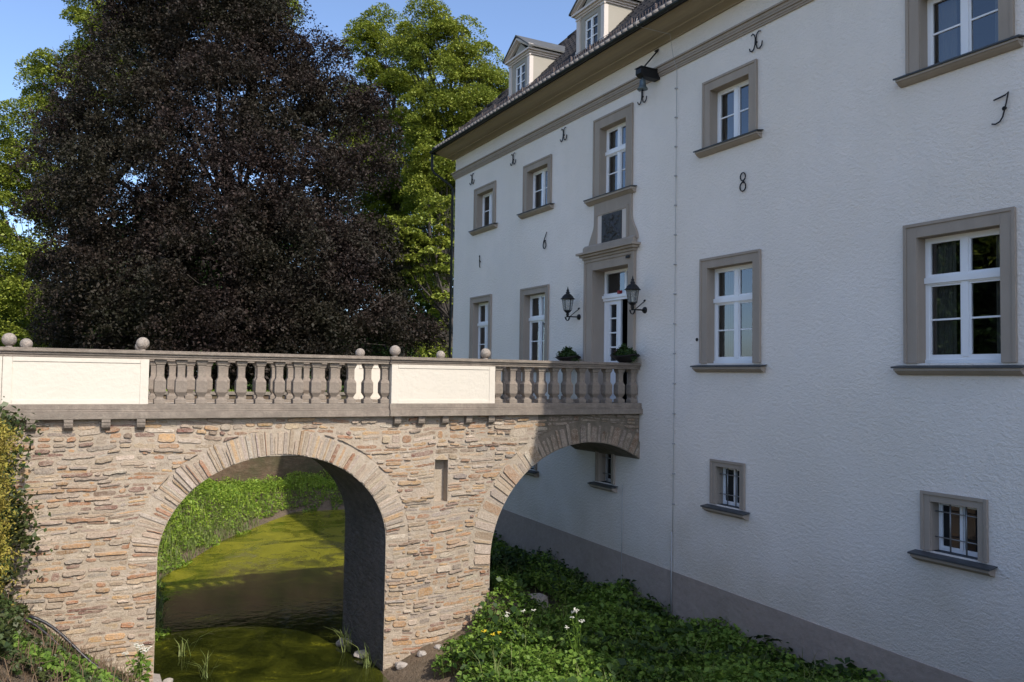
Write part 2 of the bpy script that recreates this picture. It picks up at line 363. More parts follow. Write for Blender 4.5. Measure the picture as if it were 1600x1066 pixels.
V = np.stack([X, Y, Z], -1).reshape(-1, 3); nx = len(xs); ny = len(ys)
I = (np.arange(ny - 1)[:, None] * nx + np.arange(nx - 1)[None]).ravel()
F = np.stack([I, I + 1, I + 1 + nx, I + nx], 1)
g = npmesh('ground', V, F, M['soil'], smooth=True)
g.data.materials.append(M['lawn']); g.data.materials.append(M['gravel'])
cz = Z[:-1, :-1].ravel(); mi = (cz > -1.0).astype(np.int32)
mi[((X[:-1, :-1] < -4) & (Y[:-1, :-1] < 26) & (Y[:-1, :-1] > -40)).ravel() & (cz > -1.0)] = 2; g.data.polygons.foreach_set('material_index', mi)  # unseen pale gravel court, added to bounce light onto the facade
tag(g, kind='structure')
wv = np.array([(-3., 5, -5.5), (16, 5, -5.5), (16, 35.9, -5.5), (-3, 35.9, -5.5)]); wo = npmesh('water', wv, np.array([[0, 1, 2, 3]]), M['water']); tag(wo, kind='structure')

# ------------------------------------------------------------------ bridge
YF, YB = 14.80, 17.42                    # faces of the bridge wall
XL, XE = -8.0, 10.995
pth = MB().prism([(-8.001, 15.2, -.60), (-8.001, 15.2, -.95), (-40, 15.2, -.95), (-40, 15.2, -.885), (-12, 15.2, -.885)], (0, 1.8, 0)).build('path', M['gravel']); tag(pth, kind='structure')
A1 = (3.25, -3.1, 1.96, 1.66); A2 = (9.70, -3.70, 2.32, 2.32)      # centre x, springing z, half span, rise
JL, JR = 1.29, 5.21; J2 = 7.38
def arch_z(x):
    for cx, cz, a, b in (A1, A2):
        if abs(x - cx) < a: return cz + b * math.sqrt(max(0, 1 - ((x - cx) / a) ** 2))
    return None
bridge = empty('stone_bridge', (4, 16, -5.5), 'rubble stone bridge with two arches crossing the moat to the manor door', 'bridge')
IV = -Vector(bridge.location)
def B(mb, name, m, **k):                # build under the bridge, its mesh given in world coordinates
    o = mb.build(name, m, bridge, **k); o.location = IV; return o
S0, S1, T0, T1 = 6.17, 6.44, -2.44, -1.61  # putlog slot in the pier
core = MB(); shade_mb = MB()
xx = sorted(set([XL, -1, 0, JL, JR, J2, S0, S1, XE] + [A1[0] - A1[2] * math.cos(math.pi * i / 48) for i in range(49)] + [x for x in [A2[0] - A2[2] * math.cos(math.pi * i / 60) for i in range(61)] if x < XE]))
xx = [x for i, x in enumerate(xx) if i == 0 or x - xx[i-1] > 1e-4]
def span(x0, x1):
    xm = (x0 + x1) / 2
    def lo(x):
        a = arch_z(min(max(x, 0), 99)) if arch_z(xm) is not None else None
        if arch_z(xm) is None: return -6.3
        for cx, cz, a_, b_ in (A1, A2):
            if abs(xm - cx) < a_: return cz + b_ * math.sqrt(max(0, 1 - ((x - cx) / a_) ** 2))
    return lo(x0), lo(x1)
for x0, x1 in zip(xx[:-1], xx[1:]):
    l0, l1 = span(x0, x1)
    for yy, fl in ((YF, 0), (YB, 1)):
        segs = [(l0, l1, -.78, -.78)]
        if fl == 0 and S0 - .001 <= x0 and x1 <= S1 + .001: segs = [(l0, l1, T0, T0), (T1, T1, -.78, -.78)]
        for a, b, c, d in segs:
            tgt = shade_mb if x0 >= 8.35 and fl == 0 else core  # front face by the house gets the mortar with painted shade
            q = [(x0, yy, a), (x1, yy, b), (x1, yy, d), (x0, yy, c)]
            tgt.add(q if fl == 0 else q[::-1], [(0, 1, 2, 3)])
core.add([(XL, YF, -6.3), (XL, YB, -6.3), (XL, YB, -.78), (XL, YF, -.78)], [(0, 1, 2, 3)])
core.add([(S0, YF, T0), (S0, YF + .2, T0), (S0, YF + .2, T1), (S0, YF, T1), (S1, YF, T0), (S1, YF + .2, T0), (S1, YF + .2, T1), (S1, YF, T1)], [(0,1,2,3), (7,6,5,4), (1,5,6,2), (3,2,6,7), (0,4,5,1)])
B(core, 'wall', M['mortar']); B(shade_mb, 'painted_shade_wall_end', M['shade_mortar'])
tun = MB()
def tunnel(pts):
    ny_ = 14; vs = []; fs = []
    for j in range(ny_ + 1):
        yy = YF + (YB - YF) * j / ny_
        for i, (x, z) in enumerate(pts): vs.append((x, yy, z))
    n = len(pts)
    for j in range(ny_):
        for i in range(n - 1): fs.append((j*n+i, (j+1)*n+i, (j+1)*n+i+1, j*n+i+1))
    tun.add(vs, fs)
pl = [(JL, -6.3)] + [(A1[0] - A1[2] * math.cos(math.pi * i / 48), A1[1] + A1[3] * math.sin(math.pi * i / 48)) for i in range(49)] + [(JR, -6.3)]
tunnel(pl)
pl = [(J2, -6.3)] + [(x, arch_z(x)) for x in [A2[0] - A2[2] * math.cos(math.pi * i / 60) for i in range(61)] if x < XE and arch_z(x)] + [(XE, arch_z(XE))]
tunnel(pl)
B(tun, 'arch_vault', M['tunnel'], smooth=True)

rs = random.Random(11)
PAL = [((.43, .325, .215), 5), ((.38, .315, .245), 6), ((.47, .29, .13), 3), ((.33, .145, .06), 2.6), ((.16, .070, .055), 1.8), ((.52, .455, .36), 2.5), ((.30, .27, .235), 2.5), ((.40, .225, .10), 2.6), ((.23,.16,.11), 1.5)]
def pick(pal=PAL):
    t = rs.uniform(0, sum(w_ for _, w_ in pal))
    for c, w_ in pal:
        t -= w_
        if t <= 0: break
    k = rs.choice([rs.uniform(.6, .85), rs.uniform(.8, 1.1), rs.uniform(.95, 1.2)]); c = (c[0], c[1] * .97, c[2] * .94); return tuple(min(.8, v * k * rs.uniform(.96, 1.04)) for v in c)
TH1, TH2 = .44, .46
def clipp(x, z):
    """push a point of a stone out of the openings; returns (x, z, moved)"""
    mv = False
    for cx, cz, a, b, th in ((A1[0], A1[1], A1[2], A1[3], TH1), (A2[0], A2[1], A2[2], A2[3], TH2)):
        if z >= cz - .05:
            dx, dz = x - cx, z - cz; q = math.hypot(dx / (a + th), dz / (b + th))
            if q < 1:
                if q < .02: return x, cz + b + th, True
                x, z = cx + dx / q, cz + dz / q; mv = True
    if z < A1[1] and JL < x < JR: x = JL - .004 if x < A1[0] else JR + .004; mv = True
    if z < A2[1] and J2 < x: x = J2 - .004; mv = True
    if S0 < x < S1 and T0 < z < T1: x = S0 - .004 if x < (S0 + S1) / 2 else S1 + .004; mv = True
    return x, min(z, -.79), mv
def area(P): return .5 * sum(P[i][0] * P[(i+1) % len(P)][1] - P[(i+1) % len(P)][0] * P[i][1] for i in range(len(P)))
def stone_poly(mb, P, yf, pr, inset=.012):
    if abs(area(P)) < .0016: return
    n = len(P); cx = sum(p[0] for p in P) / n; cz = sum(p[1] for p in P) / n
    f = []
    for (x, z) in P:
        dx, dz = x - cx, z - cz; L = math.hypot(dx, dz) + 1e-6; k = max(.5, 1 - inset / L); f.append((cx + dx * k, yf - pr + rs.uniform(-.003, .003), cz + dz * k))
    back = [(x, yf + .01, z) for x, z in P]
    mb.col = pick(mb.pal) if hasattr(mb, 'pal') else pick()
    if cx > 8.2: k = 1 - .58 * min(1, (cx - 8.2) / .5); mb.col = tuple(v * k for v in mb.col)  # house shadow painted into the stone colour near the facade
    mb.add(f + back, [tuple(range(n))] + [((i+1) % n, i, n + i, n + (i+1) % n) for i in range(n)])
rub = MB()
def course(xa, xb, za, zb, depth=0):
    """split a strip of wall into irregular flat stones: long thin slabs, stacks of thin ones, a few tall blocks"""
    x = xa
    while x < xb - .03:
        hh = zb - za
        wd = rs.choice([rs.uniform(.10, .22), rs.uniform(.18, .36), rs.uniform(.3, .55)]) * (1 if hh > .06 else 1.1)
        if hh > .12: wd = rs.uniform(.14, .34)
        x1 = min(x + wd, xb)
        if xb - x1 < .08: x1 = xb
        if hh > .105 and rs.random() < (.55 if hh < .15 else .8) and depth < 2:
            m_ = za + hh * rs.uniform(.36, .64); e = min(xb, x1 + rs.uniform(0, .35)); course(x, e, za, m_, depth + 1); course(x, e, m_, zb, depth + 1); x = e; continue
        one(x, x1, za, zb); x = x1
def one(x0, x1, z0, z1):
    if rs.random() < .025: return
    gx, gz = rs.uniform(.008, .028), rs.uniform(.006, .022)
    zo = lambda x: .045 * math.sin(x * .8 + 1) + .022 * math.sin(x * 2.3 + z0 * .7) + .010 * math.sin(x * 5.7 + z0 * 2)
    a, b = x0 + gx / 2, x1 - gx / 2; c, d = z0 + gz / 2, z1 - gz / 2
    if b - a < .03 or d - c < .018: return
    tl = rs.uniform(-.012, .012); q = min(.035, (d - c) * .42, (b - a) * .3)
    n = max(2, int((b - a) / .07)); j = lambda s=.005: rs.uniform(-s, s)
    P = [(a, c + q * rs.uniform(.5, 1.5))]
    for i in range(n + 1):
        f = i / n; P.append((a + q * .5 + (b - a - q) * f, c + j(.008) + (q * .35 if i in (0, n) else 0)))
    P.append((b + j(), (c + d) / 2 + j(.008)))
    for i in range(n + 1):
        f = 1 - i / n; P.append((a + q * .5 + (b - a - q) * f, d + j(.008) - (q * .35 if i in (0, n) else 0)))
    P = [(x, z_ + zo(x) + tl * (x - a) / (b - a)) for x, z_ in P]
    mx = sum(p[0] for p in P) / len(P); mz = sum(p[1] for p in P) / len(P)
    if S0 - .02 < mx < S1 + .02 and T0 - .02 < mz < T1 + .02: return
    if max(p[1] for p in P) > T0 and min(p[1] for p in P) < T1:
        P = [(min(x, S0 - .004) if mx < S0 else (max(x, S1 + .004) if mx > S1 else x), z_) for x, z_ in P]
    Q = [clipp(*p) for p in P]
    if all(t_[2] for t_ in Q): return
    P2 = [(min(max(t_[0], XL), XE), t_[1]) for t_ in Q]
    if max(p[1] for p in P2) - min(p[1] for p in P2) < .018: return
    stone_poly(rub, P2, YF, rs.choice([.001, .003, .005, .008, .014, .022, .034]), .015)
z = -5.95
while z < -.80:
    h = rs.choice([.042, .05, .058, .07, .085, .10, .13, .17]); course(XL, XE, z, z + h); z += h
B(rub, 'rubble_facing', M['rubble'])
# arch rings, stone by stone
def ring(A, th, t0, t1, lo, hi, pal, xmax=99):
    cx, cz, a, b = A; mb = MB(); mb.pal = pal; t = t0
    while t < t1:
        # arc length step
        spd = math.hypot(a * math.sin(t), b * math.cos(t)); dt = rs.uniform(lo, hi) / spd
        e = min(t + dt, t1); gp = .009 / spd
        def pt(tt, o):
            nx_, nz_ = math.cos(tt) / a, math.sin(tt) / b; L = math.hypot(nx_, nz_)
            return (cx + a * math.cos(tt) + nx_ / L * o, cz + b * math.sin(tt) + nz_ / L * o)
        k0, k1 = t + gp, e - gp
        if k1 > k0:
            L = th - rs.choice([rs.uniform(-.03, .05), rs.uniform(.03, .20)]); o0 = .004
            P = [pt(k0, o0), pt(k0 + (k1-k0)*.03, L * .5), pt(k0 + (k1-k0)*.1, L - .02), pt((k0+k1)/2, L + rs.uniform(-.005, .015)), pt(k1 - (k1-k0)*.1, L - .02), pt(k1, L * .5), pt(k1, o0)]
            P = [(min(x, xmax), min(z_, -.79)) for x, z_ in P]
            stone_poly(mb, P[::1] if area(P) > 0 else P[::-1], YF, rs.choice([.004, .008, .014, .022, .03]), .012)
        t = e
    return mb
RP1 = [((.46, .37, .27), 5), ((.47, .30, .145), 3), ((.34, .155, .08), 1.8), ((.42, .37, .31), 5), ((.52, .45, .37), 3)]
RP2 = [((.46, .37, .27), 4), ((.39, .29, .19), 3), ((.42, .36, .30), 3), ((.35, .22, .13), 1.5), ((.52, .45, .36), 2)]
B(ring(A1, TH1, -.02, math.pi + .02, .03, .095, RP1), 'arch_ring', M['rubble'])
tend = math.acos((XE - A2[0]) / A2[2])
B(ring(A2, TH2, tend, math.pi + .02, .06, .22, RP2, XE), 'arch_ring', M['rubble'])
# stone slab cornice under the parapets, corbels, deck
for yy, sg in ((YF, -1), (YB, 1)):
    s = MB()
    for x0, x1, pr in ((XL, 5.19, 0), (5.19, 7.47, .045), (7.47, XE, 0)):
        i = yy - sg * .42
        s.box((x0, i, -.78), (x1, yy + sg * (.13 + pr), -.665)); s.box((x0, i, -.665), (x1, yy + sg * (.10 + pr), -.63)); s.box((x0, i, -.63), (x1, yy + sg * (.085 + pr), -.545))
    B(s, 'cornice', M['bare'], bevel=.008)
dk = MB().box((XL, YF + .42, -.78), (XE, YB - .42, -.60)); B(dk, 'deck', M['gravel'])
for cxx in (-1.05, -.57, -.07, .46, .97, 5.36, 5.84, 6.33, 6.83, 7.32):
    prof = [(YF, -.782), (YF - .125, -.782), (YF - .125, -.83), (YF - .115, -.835), (YF - .115, -.87), (YF - .10, -.91), (YF - .06, -.945), (YF, -.955)]
    B(MB().prism([(cxx - .065, y_, z_) for y_, z_ in prof], (.13, 0, 0)), 'corbel', M['bare'], bevel=.006)
PROF = [(.088, 0), (.088, .075), (.055, .095), (.050, .12), (.086, .19), (.090, .20), (.090, .385), (.084, .40), (.064, .44), (.060, .46), (.060, .60), (.064, .65), (.080, .665), (.080, .685), (.090, .69), (.090, .735)]
PROFV = [(r * math.sqrt(2), z_) for r, z_ in PROF]
bal_proto = None
def parapet(yc, near):
    par = empty('parapet', (4, yc, -.545)); par.parent = bridge; par.location = Vector((4, yc, -.545)) + IV
    par['label'] = 'parapet on the near side of the bridge' if near else 'parapet on the far side of the bridge'
    sg = -1 if near else 1; off = Vector((-4, -yc, .545))
    def PB(mb, name, m, **k):
        o = mb.build(name, m, par, **k); o.location = off; return o
    cop = MB()
    for x0, x1, pr in ((XL, 5.21, 0), (5.21, 7.45, .04), (7.45, XE, 0)):
        a, b = yc - .165 - (pr if near else 0), yc + .165 + (0 if near else pr)
        cop.box((x0, a + .03, .19), (x1, b - .03, .235)); cop.box((x0, a + .012, .235), (x1, b - .012, .275)); cop.box((x0, a - .02, .275), (x1, b + .02, .318)); cop.box((x0, a + .02, .318), (x1, b - .02, .335))
    PB(cop, 'coping', M['bare'], bevel=.010)
    for x0, x1, pr in ((XL, -.99, 0), (-.985, 1.07, .0), (5.24, 7.41, .04)):
        a, b = (yc - .125 - pr, yc + .125) if near else (yc - .125, yc + .125 + pr)
        p = MB().box((x0, a, -.545), (x1, b, .19))
        for (f, d) in ((a, -.012), (b, .012)):
            bd = .13
            for (u0, u1, v0, v1) in ((x0, x0 + bd, -.545, .19), (x1 - bd, x1, -.545, .19), (x0 + bd, x1 - bd, -.545, -.545 + .07), (x0 + bd, x1 - bd, .19 - .07, .19)):
                p.box((u0 + .001, f, v0 + .001), (u1 - .001, f + d, v1 - .001))
        PB(p, 'panel', M['panel'], bevel=.004)
    for bx in ((-.92, .97, 5.36, 7.27) if near else (-.80, 1.09, 5.42, 7.30)):
        pr = MB().lathe([(.055, .33), (.045, .36)], (bx, yc, 0), 12)
        n_ = 14; prf = [(.104 * math.sin(math.pi * i / n_), .335 + .104 + .012 - .104 * math.cos(math.pi * i / n_)) for i in range(1, n_)]
        pr.lathe(prf, (bx, yc, 0), 24); PB(pr, 'stone_ball', M['ball'], smooth=True)
    x_0 = 0 if near else .09
    xs_ = [1.25 + x_0 + i * .325 for i in range(13 if near else 12)] + [7.54 + x_0 + i * .333 for i in range(11 if near else 10)]
    for i, bx in enumerate(xs_):
        global bal_proto
        if bal_proto is None:
            bal_proto = MB().lathe(PROFV, (0, 0, 0), 4).build('baluster', M['bare'], par, bevel=.007)
            o = bal_proto
        else:
            o = bal_proto.copy(); C.objects.link(o); o.parent = par
        o.location = (bx - 4, 0, 0)
    return par
parapet(YF + .12, True); parapet(YB - .12, False)

# ------------------------------------------------------------------ manor house
FX = 11.0; YN, YFAR = -12.0, 25.07
manor = empty('manor_house', (11, 16, -5.2), 'long white rendered manor house with grey stone window surrounds, dark tiled roof and dormers', 'manor house')
MV = -Vector(manor.location)
def H(mb, name, m, parent=None, **k):
    o = mb.build(name, m, parent or manor, **k); o.location = MV if parent is None else Vector((0, 0, 0)); return o
G = [(22.18, 23.66, .30, 2.46, .19), (18.78, 20.33, .30, 2.44, .19), (11.15, 12.79, .31, 2.385, .20), (6.53, 8.20, .28, 2.35, .21)]
U = [(22.01, 23.50, 4.60, 5.87, .19), (18.72, 20.26, 4.60, 5.90, .20), (11.25, 12.74, 4.62, 5.94, .21), (6.52, 8.14, 4.65, 5.96, .21)]
BM = [(19.32, 20.2, -2.50, -1.62, .12), (15.70, 16.46, -2.44, -1.62, .12), (11.54, 12.46, -2.40, -1.545, .13), (6.95, 7.94, -2.42, -1.575, .14), (2.4, 3.4, -2.42, -1.57, .14)]
EXTRA = [(1.9, 3.6, .28, 2.35, .21), (-2.6, -.9, .28, 2.35, .21), (1.9, 3.6, 4.65, 5.96, .21)]
CEN = (15.11, 16.70, 4.30, 6.24, .26)
def opening(wd): y0, y1, z0, z1, s = wd; return (y0 + s, y1 - s, z0, z1 - s)
DOOR = (15.20, 16.66, -.60, 2.57)
ops = [opening(x) for x in G + U + BM + EXTRA + [CEN]] + [DOOR]
def facade(zb, zt, x, ops_):
    ysn = sorted(set([YN, YFAR] + [v for o in ops_ for v in o[:2]])); zsn = sorted(set([zb, zt] + [v for o in ops_ for v in o[2:] if zb < v < zt]))
    mb = MB()
    for a, b in zip(ysn[:-1], ysn[1:]):
        for c, d in zip(zsn[:-1], zsn[1:]):
            if any(o[0] <= (a+b)/2 <= o[1] and o[2] <= (c+d)/2 <= o[3] for o in ops_): continue
            mb.add([(x, a, c), (x, b, c), (x, b, d), (x, a, d)], [(3, 2, 1, 0)][:1])
    return mb
wl = facade(-3.7, 7.45, FX, ops)
wl.add([(FX, YFAR, -6.5), (24, YFAR, -6.5), (24, YFAR, 7.45), (FX, YFAR, 7.45)], [(0, 1, 2, 3)])
wl.add([(24, YFAR, -6.5), (24, YN, -6.5), (24, YN, 7.45), (24, YFAR, 7.45)], [(0, 1, 2, 3)])
wl.add([(FX, YN, -6.5), (24, YN, -6.5), (24, YN, 7.45), (FX, YN, 7.45)], [(3, 2, 1, 0)])
wl.add([(FX, YN, -6.5), (FX, YFAR, -6.5), (FX, YFAR, -3.7), (FX, YN, -3.7)], [(3, 2, 1, 0)])
H(wl, 'wall', M['stucco'])
pt = lambda y: -3.81 - (21.3 - y) * .0190
pl = MB().prism([(FX - .018, YN, -6.5), (FX - .018, YFAR + .02, -6.5), (FX - .018, YFAR + .02, pt(YFAR)), (FX - .018, YN, pt(YN))], (.017, 0, 0)); H(pl, 'plinth', M['plinth'])

def glassmat(name, k, tint):
    m = bpy.data.materials.new(name); m.use_nodes = True; t = m.node_tree; N = t.nodes; L = t.links
    for n in list(N):
        if n.type == 'BSDF_PRINCIPLED': N.remove(n)
    tr = N.new('ShaderNodeBsdfTransparent'); tr.inputs[0].default_value = (*tint, 1)
    gl = N.new('ShaderNodeBsdfGlossy'); gl.inputs['Roughness'].default_value = .015; gl.inputs['Color'].default_value = (.95, .97, 1, 1)
    fr = N.new('ShaderNodeFresnel'); fr.inputs[0].default_value = k; mx = N.new('ShaderNodeMixShader')
    tc = N.new('ShaderNodeTexCoord'); n = N.new('ShaderNodeTexNoise'); n.inputs['Scale'].default_value = 1.1; n.inputs['Detail'].default_value = 1
    bp = N.new('ShaderNodeBump'); bp.inputs['Distance'].default_value = .004; L.new(tc.outputs['Object'], n.inputs['Vector']); L.new(n.outputs[0], bp.inputs['Height']); L.new(bp.outputs[0], gl.inputs['Normal'])
    L.new(fr.outputs[0], mx.inputs[0]); L.new(tr.outputs[0], mx.inputs[1]); L.new(gl.outputs[0], mx.inputs[2]); L.new(mx.outputs[0], N['Material Output'].inputs[0]); return m
M['pane'] = glassmat('pane_glass', 2.15, (.75, .78, .77))
M['room'] = mat('room_interior', (.10, .09, .085), .9, bump=(3, .02))

def sash(win, y0, y1, z0, z1, xf, kind, curtain=False):
    """white timber frame, glass and the room behind it, all sub-parts of a window"""
    fr = MB(); t = .055; xa, xb = xf, xf + .07
    yc = (y0 + y1) / 2
    hm, rim = (.052, .028) if kind != 'B' else (.022, .016)
    if kind == 'B': t = .035
    zb = z0 + (.10 if kind in 'GC' else .05)
    fr.box((xa, y0, z0), (xb, y0 + t, z1)); fr.box((xa, y1 - t, z0), (xb, y1, z1)); fr.box((xa, y0 + t, z1 - t), (xb, y1 - t, z1)); fr.box((xa + .003, y0 + t, z0), (xb, y1 - t, zb))
    if kind in 'GC': fr.box((xa - .025, y0 + .002, z0 + .002), (xa - .001, y1 - .002, z0 + .055))
    fr.box((xa - .012, yc - hm, zb), (xb - .004, yc + hm, z1 - t))
    if kind in 'GC':
        f = .655 if kind == 'G' else .64
        zt = z0 + (z1 - z0) * f
        fr.box((xa - .035, y0 + .003, zt - .035), (xa - .013, y1 - .003, zt + .05)); fr.box((xa - .010, y0 + t, zt - .055), (xb - .006, y1 - t, zt + .07))
        zm = [(zb + zt - .05) / 2 + .01]
    elif kind == 'U': zm = [(zb + z1 - t) / 2]
    else: zm = []
    for z_ in zm: fr.box((xa + .012, y0 + t, z_ - .013), (xa + .035, yc - .053, z_ + .013)); fr.box((xa + .012, yc + .053, z_ - .013), (xa + .035, y1 - t, z_ + .013))
    # inner casement rims
    ranges = [(zb, z1 - t)] if kind not in 'GC' else [(zb, zt - .055), (zt + .07, z1 - t)]
    for (a, b) in ranges:
        for (c, d) in ((y0 + t, yc - hm), (yc + hm, y1 - t)):
            r = rim
            fr.box((xa + .008, c, a), (xb - .012, c + r, b)); fr.box((xa + .008, d - r, a), (xb - .012, d, b)); fr.box((xa + .009, c + r, a), (xb - .012, d - r, a + r)); fr.box((xa + .009, c + r, b - r), (xb - .012, d - r, b))
    W(fr, 'sash_frame', M['white'], win)
    pn = MB().add([(xa + .03, y0 + t, zb), (xa + .03, y1 - t, zb), (xa + .03, y1 - t, z1 - t), (xa + .03, y0 + t, z1 - t)], [(3, 2, 1, 0)]); W(pn, 'pane', M['pane'] if kind != 'B' else M['glass'], win)
    rm = MB(); X1 = xb + 1.3
    rm.add([(xb, y0, z0), (X1, y0 - .5, z0 - .3), (X1, y1 + .5, z0 - .3), (xb, y1, z0), (xb, y0, z1), (X1, y0 - .5, z1 + .2), (X1, y1 + .5, z1 + .2), (xb, y1, z1)], [(0,1,2,3), (4,7,6,5), (0,4,5,1), (3,2,6,7), (1,5,6,2)])
    W(rm, 'room_lining', M['room'], win)
    if curtain:
        cu = MB(); n = 26
        for (ya, yb_) in ((y1 - .02, y1 - (y1 - y0) * .30), (y0 + .02, y0 + (y1 - y0) * .22)):
            vs = []; cu = MB()
            for i in range(n + 1):
                yy = ya + (yb_ - ya) * i / n; x_ = xb + .10 + .022 * math.sin(i * 1.7); vs += [(x_, yy, z0 + .02), (x_, yy, z1 - .02)]
            cu.add(vs, [(2*i, 2*i+1, 2*i+3, 2*i+2) for i in range(n)])
            W(cu, 'curtain', M['curtain'], win, smooth=True)
def W(mb, name, m, win, **k):
    o = mb.build(name, m, win, **k); return o
def sill(win, y0, y1, z0, pj=.13, side=.15, th=.10):
    a, b = y0 - side, y1 + side
    s = MB()
    s.prism([(FX - .0, a, z0 - .04), (FX - pj - .02, a, z0 - .075), (FX - pj - .02, a, z0 - .05), (FX + .24, a, z0 + .002), (FX + .24, a, z0 - .04)][::-1], (0, b - a, 0)); W(s, 'slate_sill', M['slate'], win)
    m = MB()
    m.box((FX - pj, a + .03, z0 - .11), (FX - .001, b - .03, z0 - .077)); 
    m.prism([(FX - .001, a + .035, z0 - .112), (FX - pj + .015, a + .035, z0 - .112), (FX - pj + .045, a + .035, z0 - .14), (FX - .045, a + .035, z0 - th - .07), (FX - .001, a + .035, z0 - th - .075)][::-1], (0, b - a - .07, 0))
    W(m, 'sill_moulding', M['trim'], win)
def window(wd, kind, curtain=False, grille=False, sl=True, label=None):
    y0, y1, z0, z1, s = wd; o0, o1, p0, p1 = opening(wd)
    sr = MB(); pr = .035; dp = .175
    # flat architrave, outer fillet, reveals
    def ringbox(a, b, c, d, e, f, g, h, x0, x1):   # outer a..b z c..d ; inner e..f z ..h
        sr.box((x0, a, c), (x1, e, d)); sr.box((x0, f, c), (x1, b, d)); sr.box((x0, e, h), (x1, f, d))
    ringbox(y0, y1, z0, z1, o0, o1, p0, p1, FX - pr, FX - .001)
    ringbox(y0 - .004, y1 + .004, z0, z1 + .004, y0 + .045, y1 - .045, z0, z1 - .045, FX - pr - .018, FX - pr - .0005)
    ringbox(o0 - .03, o1 + .03, z0, p1 + .03, o0 + .002, o1 - .002, z0, p1 - .002, FX - .0005, FX + dp)
    win = sr.build('window', M['trim'], manor, bevel=.004); win.location = MV
    if label: win['label'] = label
    sash(win, o0 + .002, o1 - .002, p0, p1 - .002, FX + dp - .006, kind, curtain)
    if sl: sill(win, y0, y1, z0, .14 if kind != 'B' else .16, .14 if kind != 'B' else .12)
    if grille:
        g = MB(); 
        for f in (.33, .67): yy = o0 + (o1 - o0) * f; g.tube([(FX + .09, yy, p0 - .01), (FX + .09, yy, p1)], .011, 8)
        for f in (.28, .80): zz = p0 + (p1 - p0) * f; g.tube([(FX + .09, o0, zz), (FX + .09, o1, zz)], .009, 8)
        W(g, 'window_grille', M['steel'], win, smooth=True)
    return win
for i, x in enumerate(G): window(x, 'G', curtain=(i >= 2))
for i, x in enumerate(U): window(x, 'U', curtain=(i >= 1))
for x in BM: window(x, 'B', grille=True)
for x in EXTRA: window(x, 'G' if x[3] < 4 else 'U')
cw = window(CEN, 'C', curtain=True, sl=False, label='tall window above the coat of arms over the door')
s = MB()
a, b, zz = 14.96, 16.93, 4.325
s.prism([(FX, a, zz - .02), (FX - .17, a, zz - .035), (FX - .17, a, zz - .015), (FX + .24, a, zz + .01), (FX + .24, a, zz - .02)][::-1], (0, b - a, 0)); W(s, 'slate_sill', M['slate'], cw)
s = MB(); s.box((FX - .155, a + .02, zz - .085), (FX - .001, b - .02, zz - .037)); s.prism([(FX - .001, a + .03, zz - .087), (FX - .13, a + .03, zz - .087), (FX - .05, a + .03, zz - .15), (FX - .001, a + .03, zz - .15)][::-1], (0, b - a - .06, 0)); W(s, 'sill_moulding', M['trim'], cw)
# coat-of-arms surround with flared sides
cs = []
for i in range(17):
    f = i / 16; z_ = 4.17 - f * 1.05; k = 0 if f < .45 else ((f - .45) / .55); fl = .25 * (k * k * (3 - 2 * k)); cs.append((fl, z_))
yl, yr = 16.62, 15.11
poly = [(FX - .055, yr - fl * .95, z_) for fl, z_ in cs] + [(FX - .055, yl + fl * .95, z_) for fl, z_ in cs[::-1]]
ar = MB().prism(poly, (.054, 0, 0)); ao = H(ar, 'arms_surround', M['trim'], bevel=.005)
am = MB(); 
for (c0, c1, d0, d1) in ((15.20, 16.50, 3.86, 3.93), (15.20, 16.50, 3.13, 3.18), (15.20, 15.26, 3.18, 3.86), (16.44, 16.50, 3.18, 3.86)): am.box((FX - .085, c0, d0), (FX - .056, c1, d1))
W(am, 'arms_border', M['trim'], ao)
pn = MB().box((FX - .064, 15.26, 3.18), (FX - .0565, 16.44, 3.86)); W(pn, 'arms_ground', M['dormertrim'], ao)
rl = MB().box((FX - .085, 15.44, 3.19), (FX - .065, 16.24, 3.84)); rr_ = random.Random(5)
def blob(y, z, r, sy=1, d=.03):
    n = 6; prf = [(r * math.cos(math.pi / 2 * i / n), d * math.sin(math.pi / 2 * i / n)) for i in range(n)]
    vs = []; fs = []; sg = 12
    for (q, h_) in prf:
        for k in range(sg): t = 2 * math.pi * k / sg; vs.append((FX - .086 - h_, y + q * math.cos(t) * sy, z + q * math.sin(t)))
    for i in range(n - 1):
        for k in range(sg): k2 = (k + 1) % sg; fs.append((i*sg+k, (i+1)*sg+k, (i+1)*sg+k2, i*sg+k2))
    fs.append(tuple((n-1)*sg + k for k in range(sg))[::-1]); rl.add(vs, fs)
for sgn in (-1, 1):
    for k in range(9):
        t = k / 8 * 4.6; blob(15.84 + sgn * (.20 + .10 * math.cos(t * 1.3)), 3.27 + .055 * k + .02 * math.sin(t * 3), .055 - .002 * k, 1, .03)
    rl.tube([(FX - .10, 15.84 + sgn * (.10 + .13 * math.sin(i * .7)), 3.28 + i * .05) for i in range(10)], .016, 6)
blob(15.84, 3.50, .15, .8, .05); blob(15.84, 3.72, .07, 1, .05); blob(15.84, 3.78, .05, 1.6, .03); blob(15.84, 3.28, .07, 1, .03)
rl.box((FX - .15, 15.74, 3.49), (FX - .12, 15.94, 3.52)); rl.box((FX - .15, 15.83, 3.38), (FX - .12, 15.85, 3.62))
W(rl, 'arms_relief', M['relief'], ao)
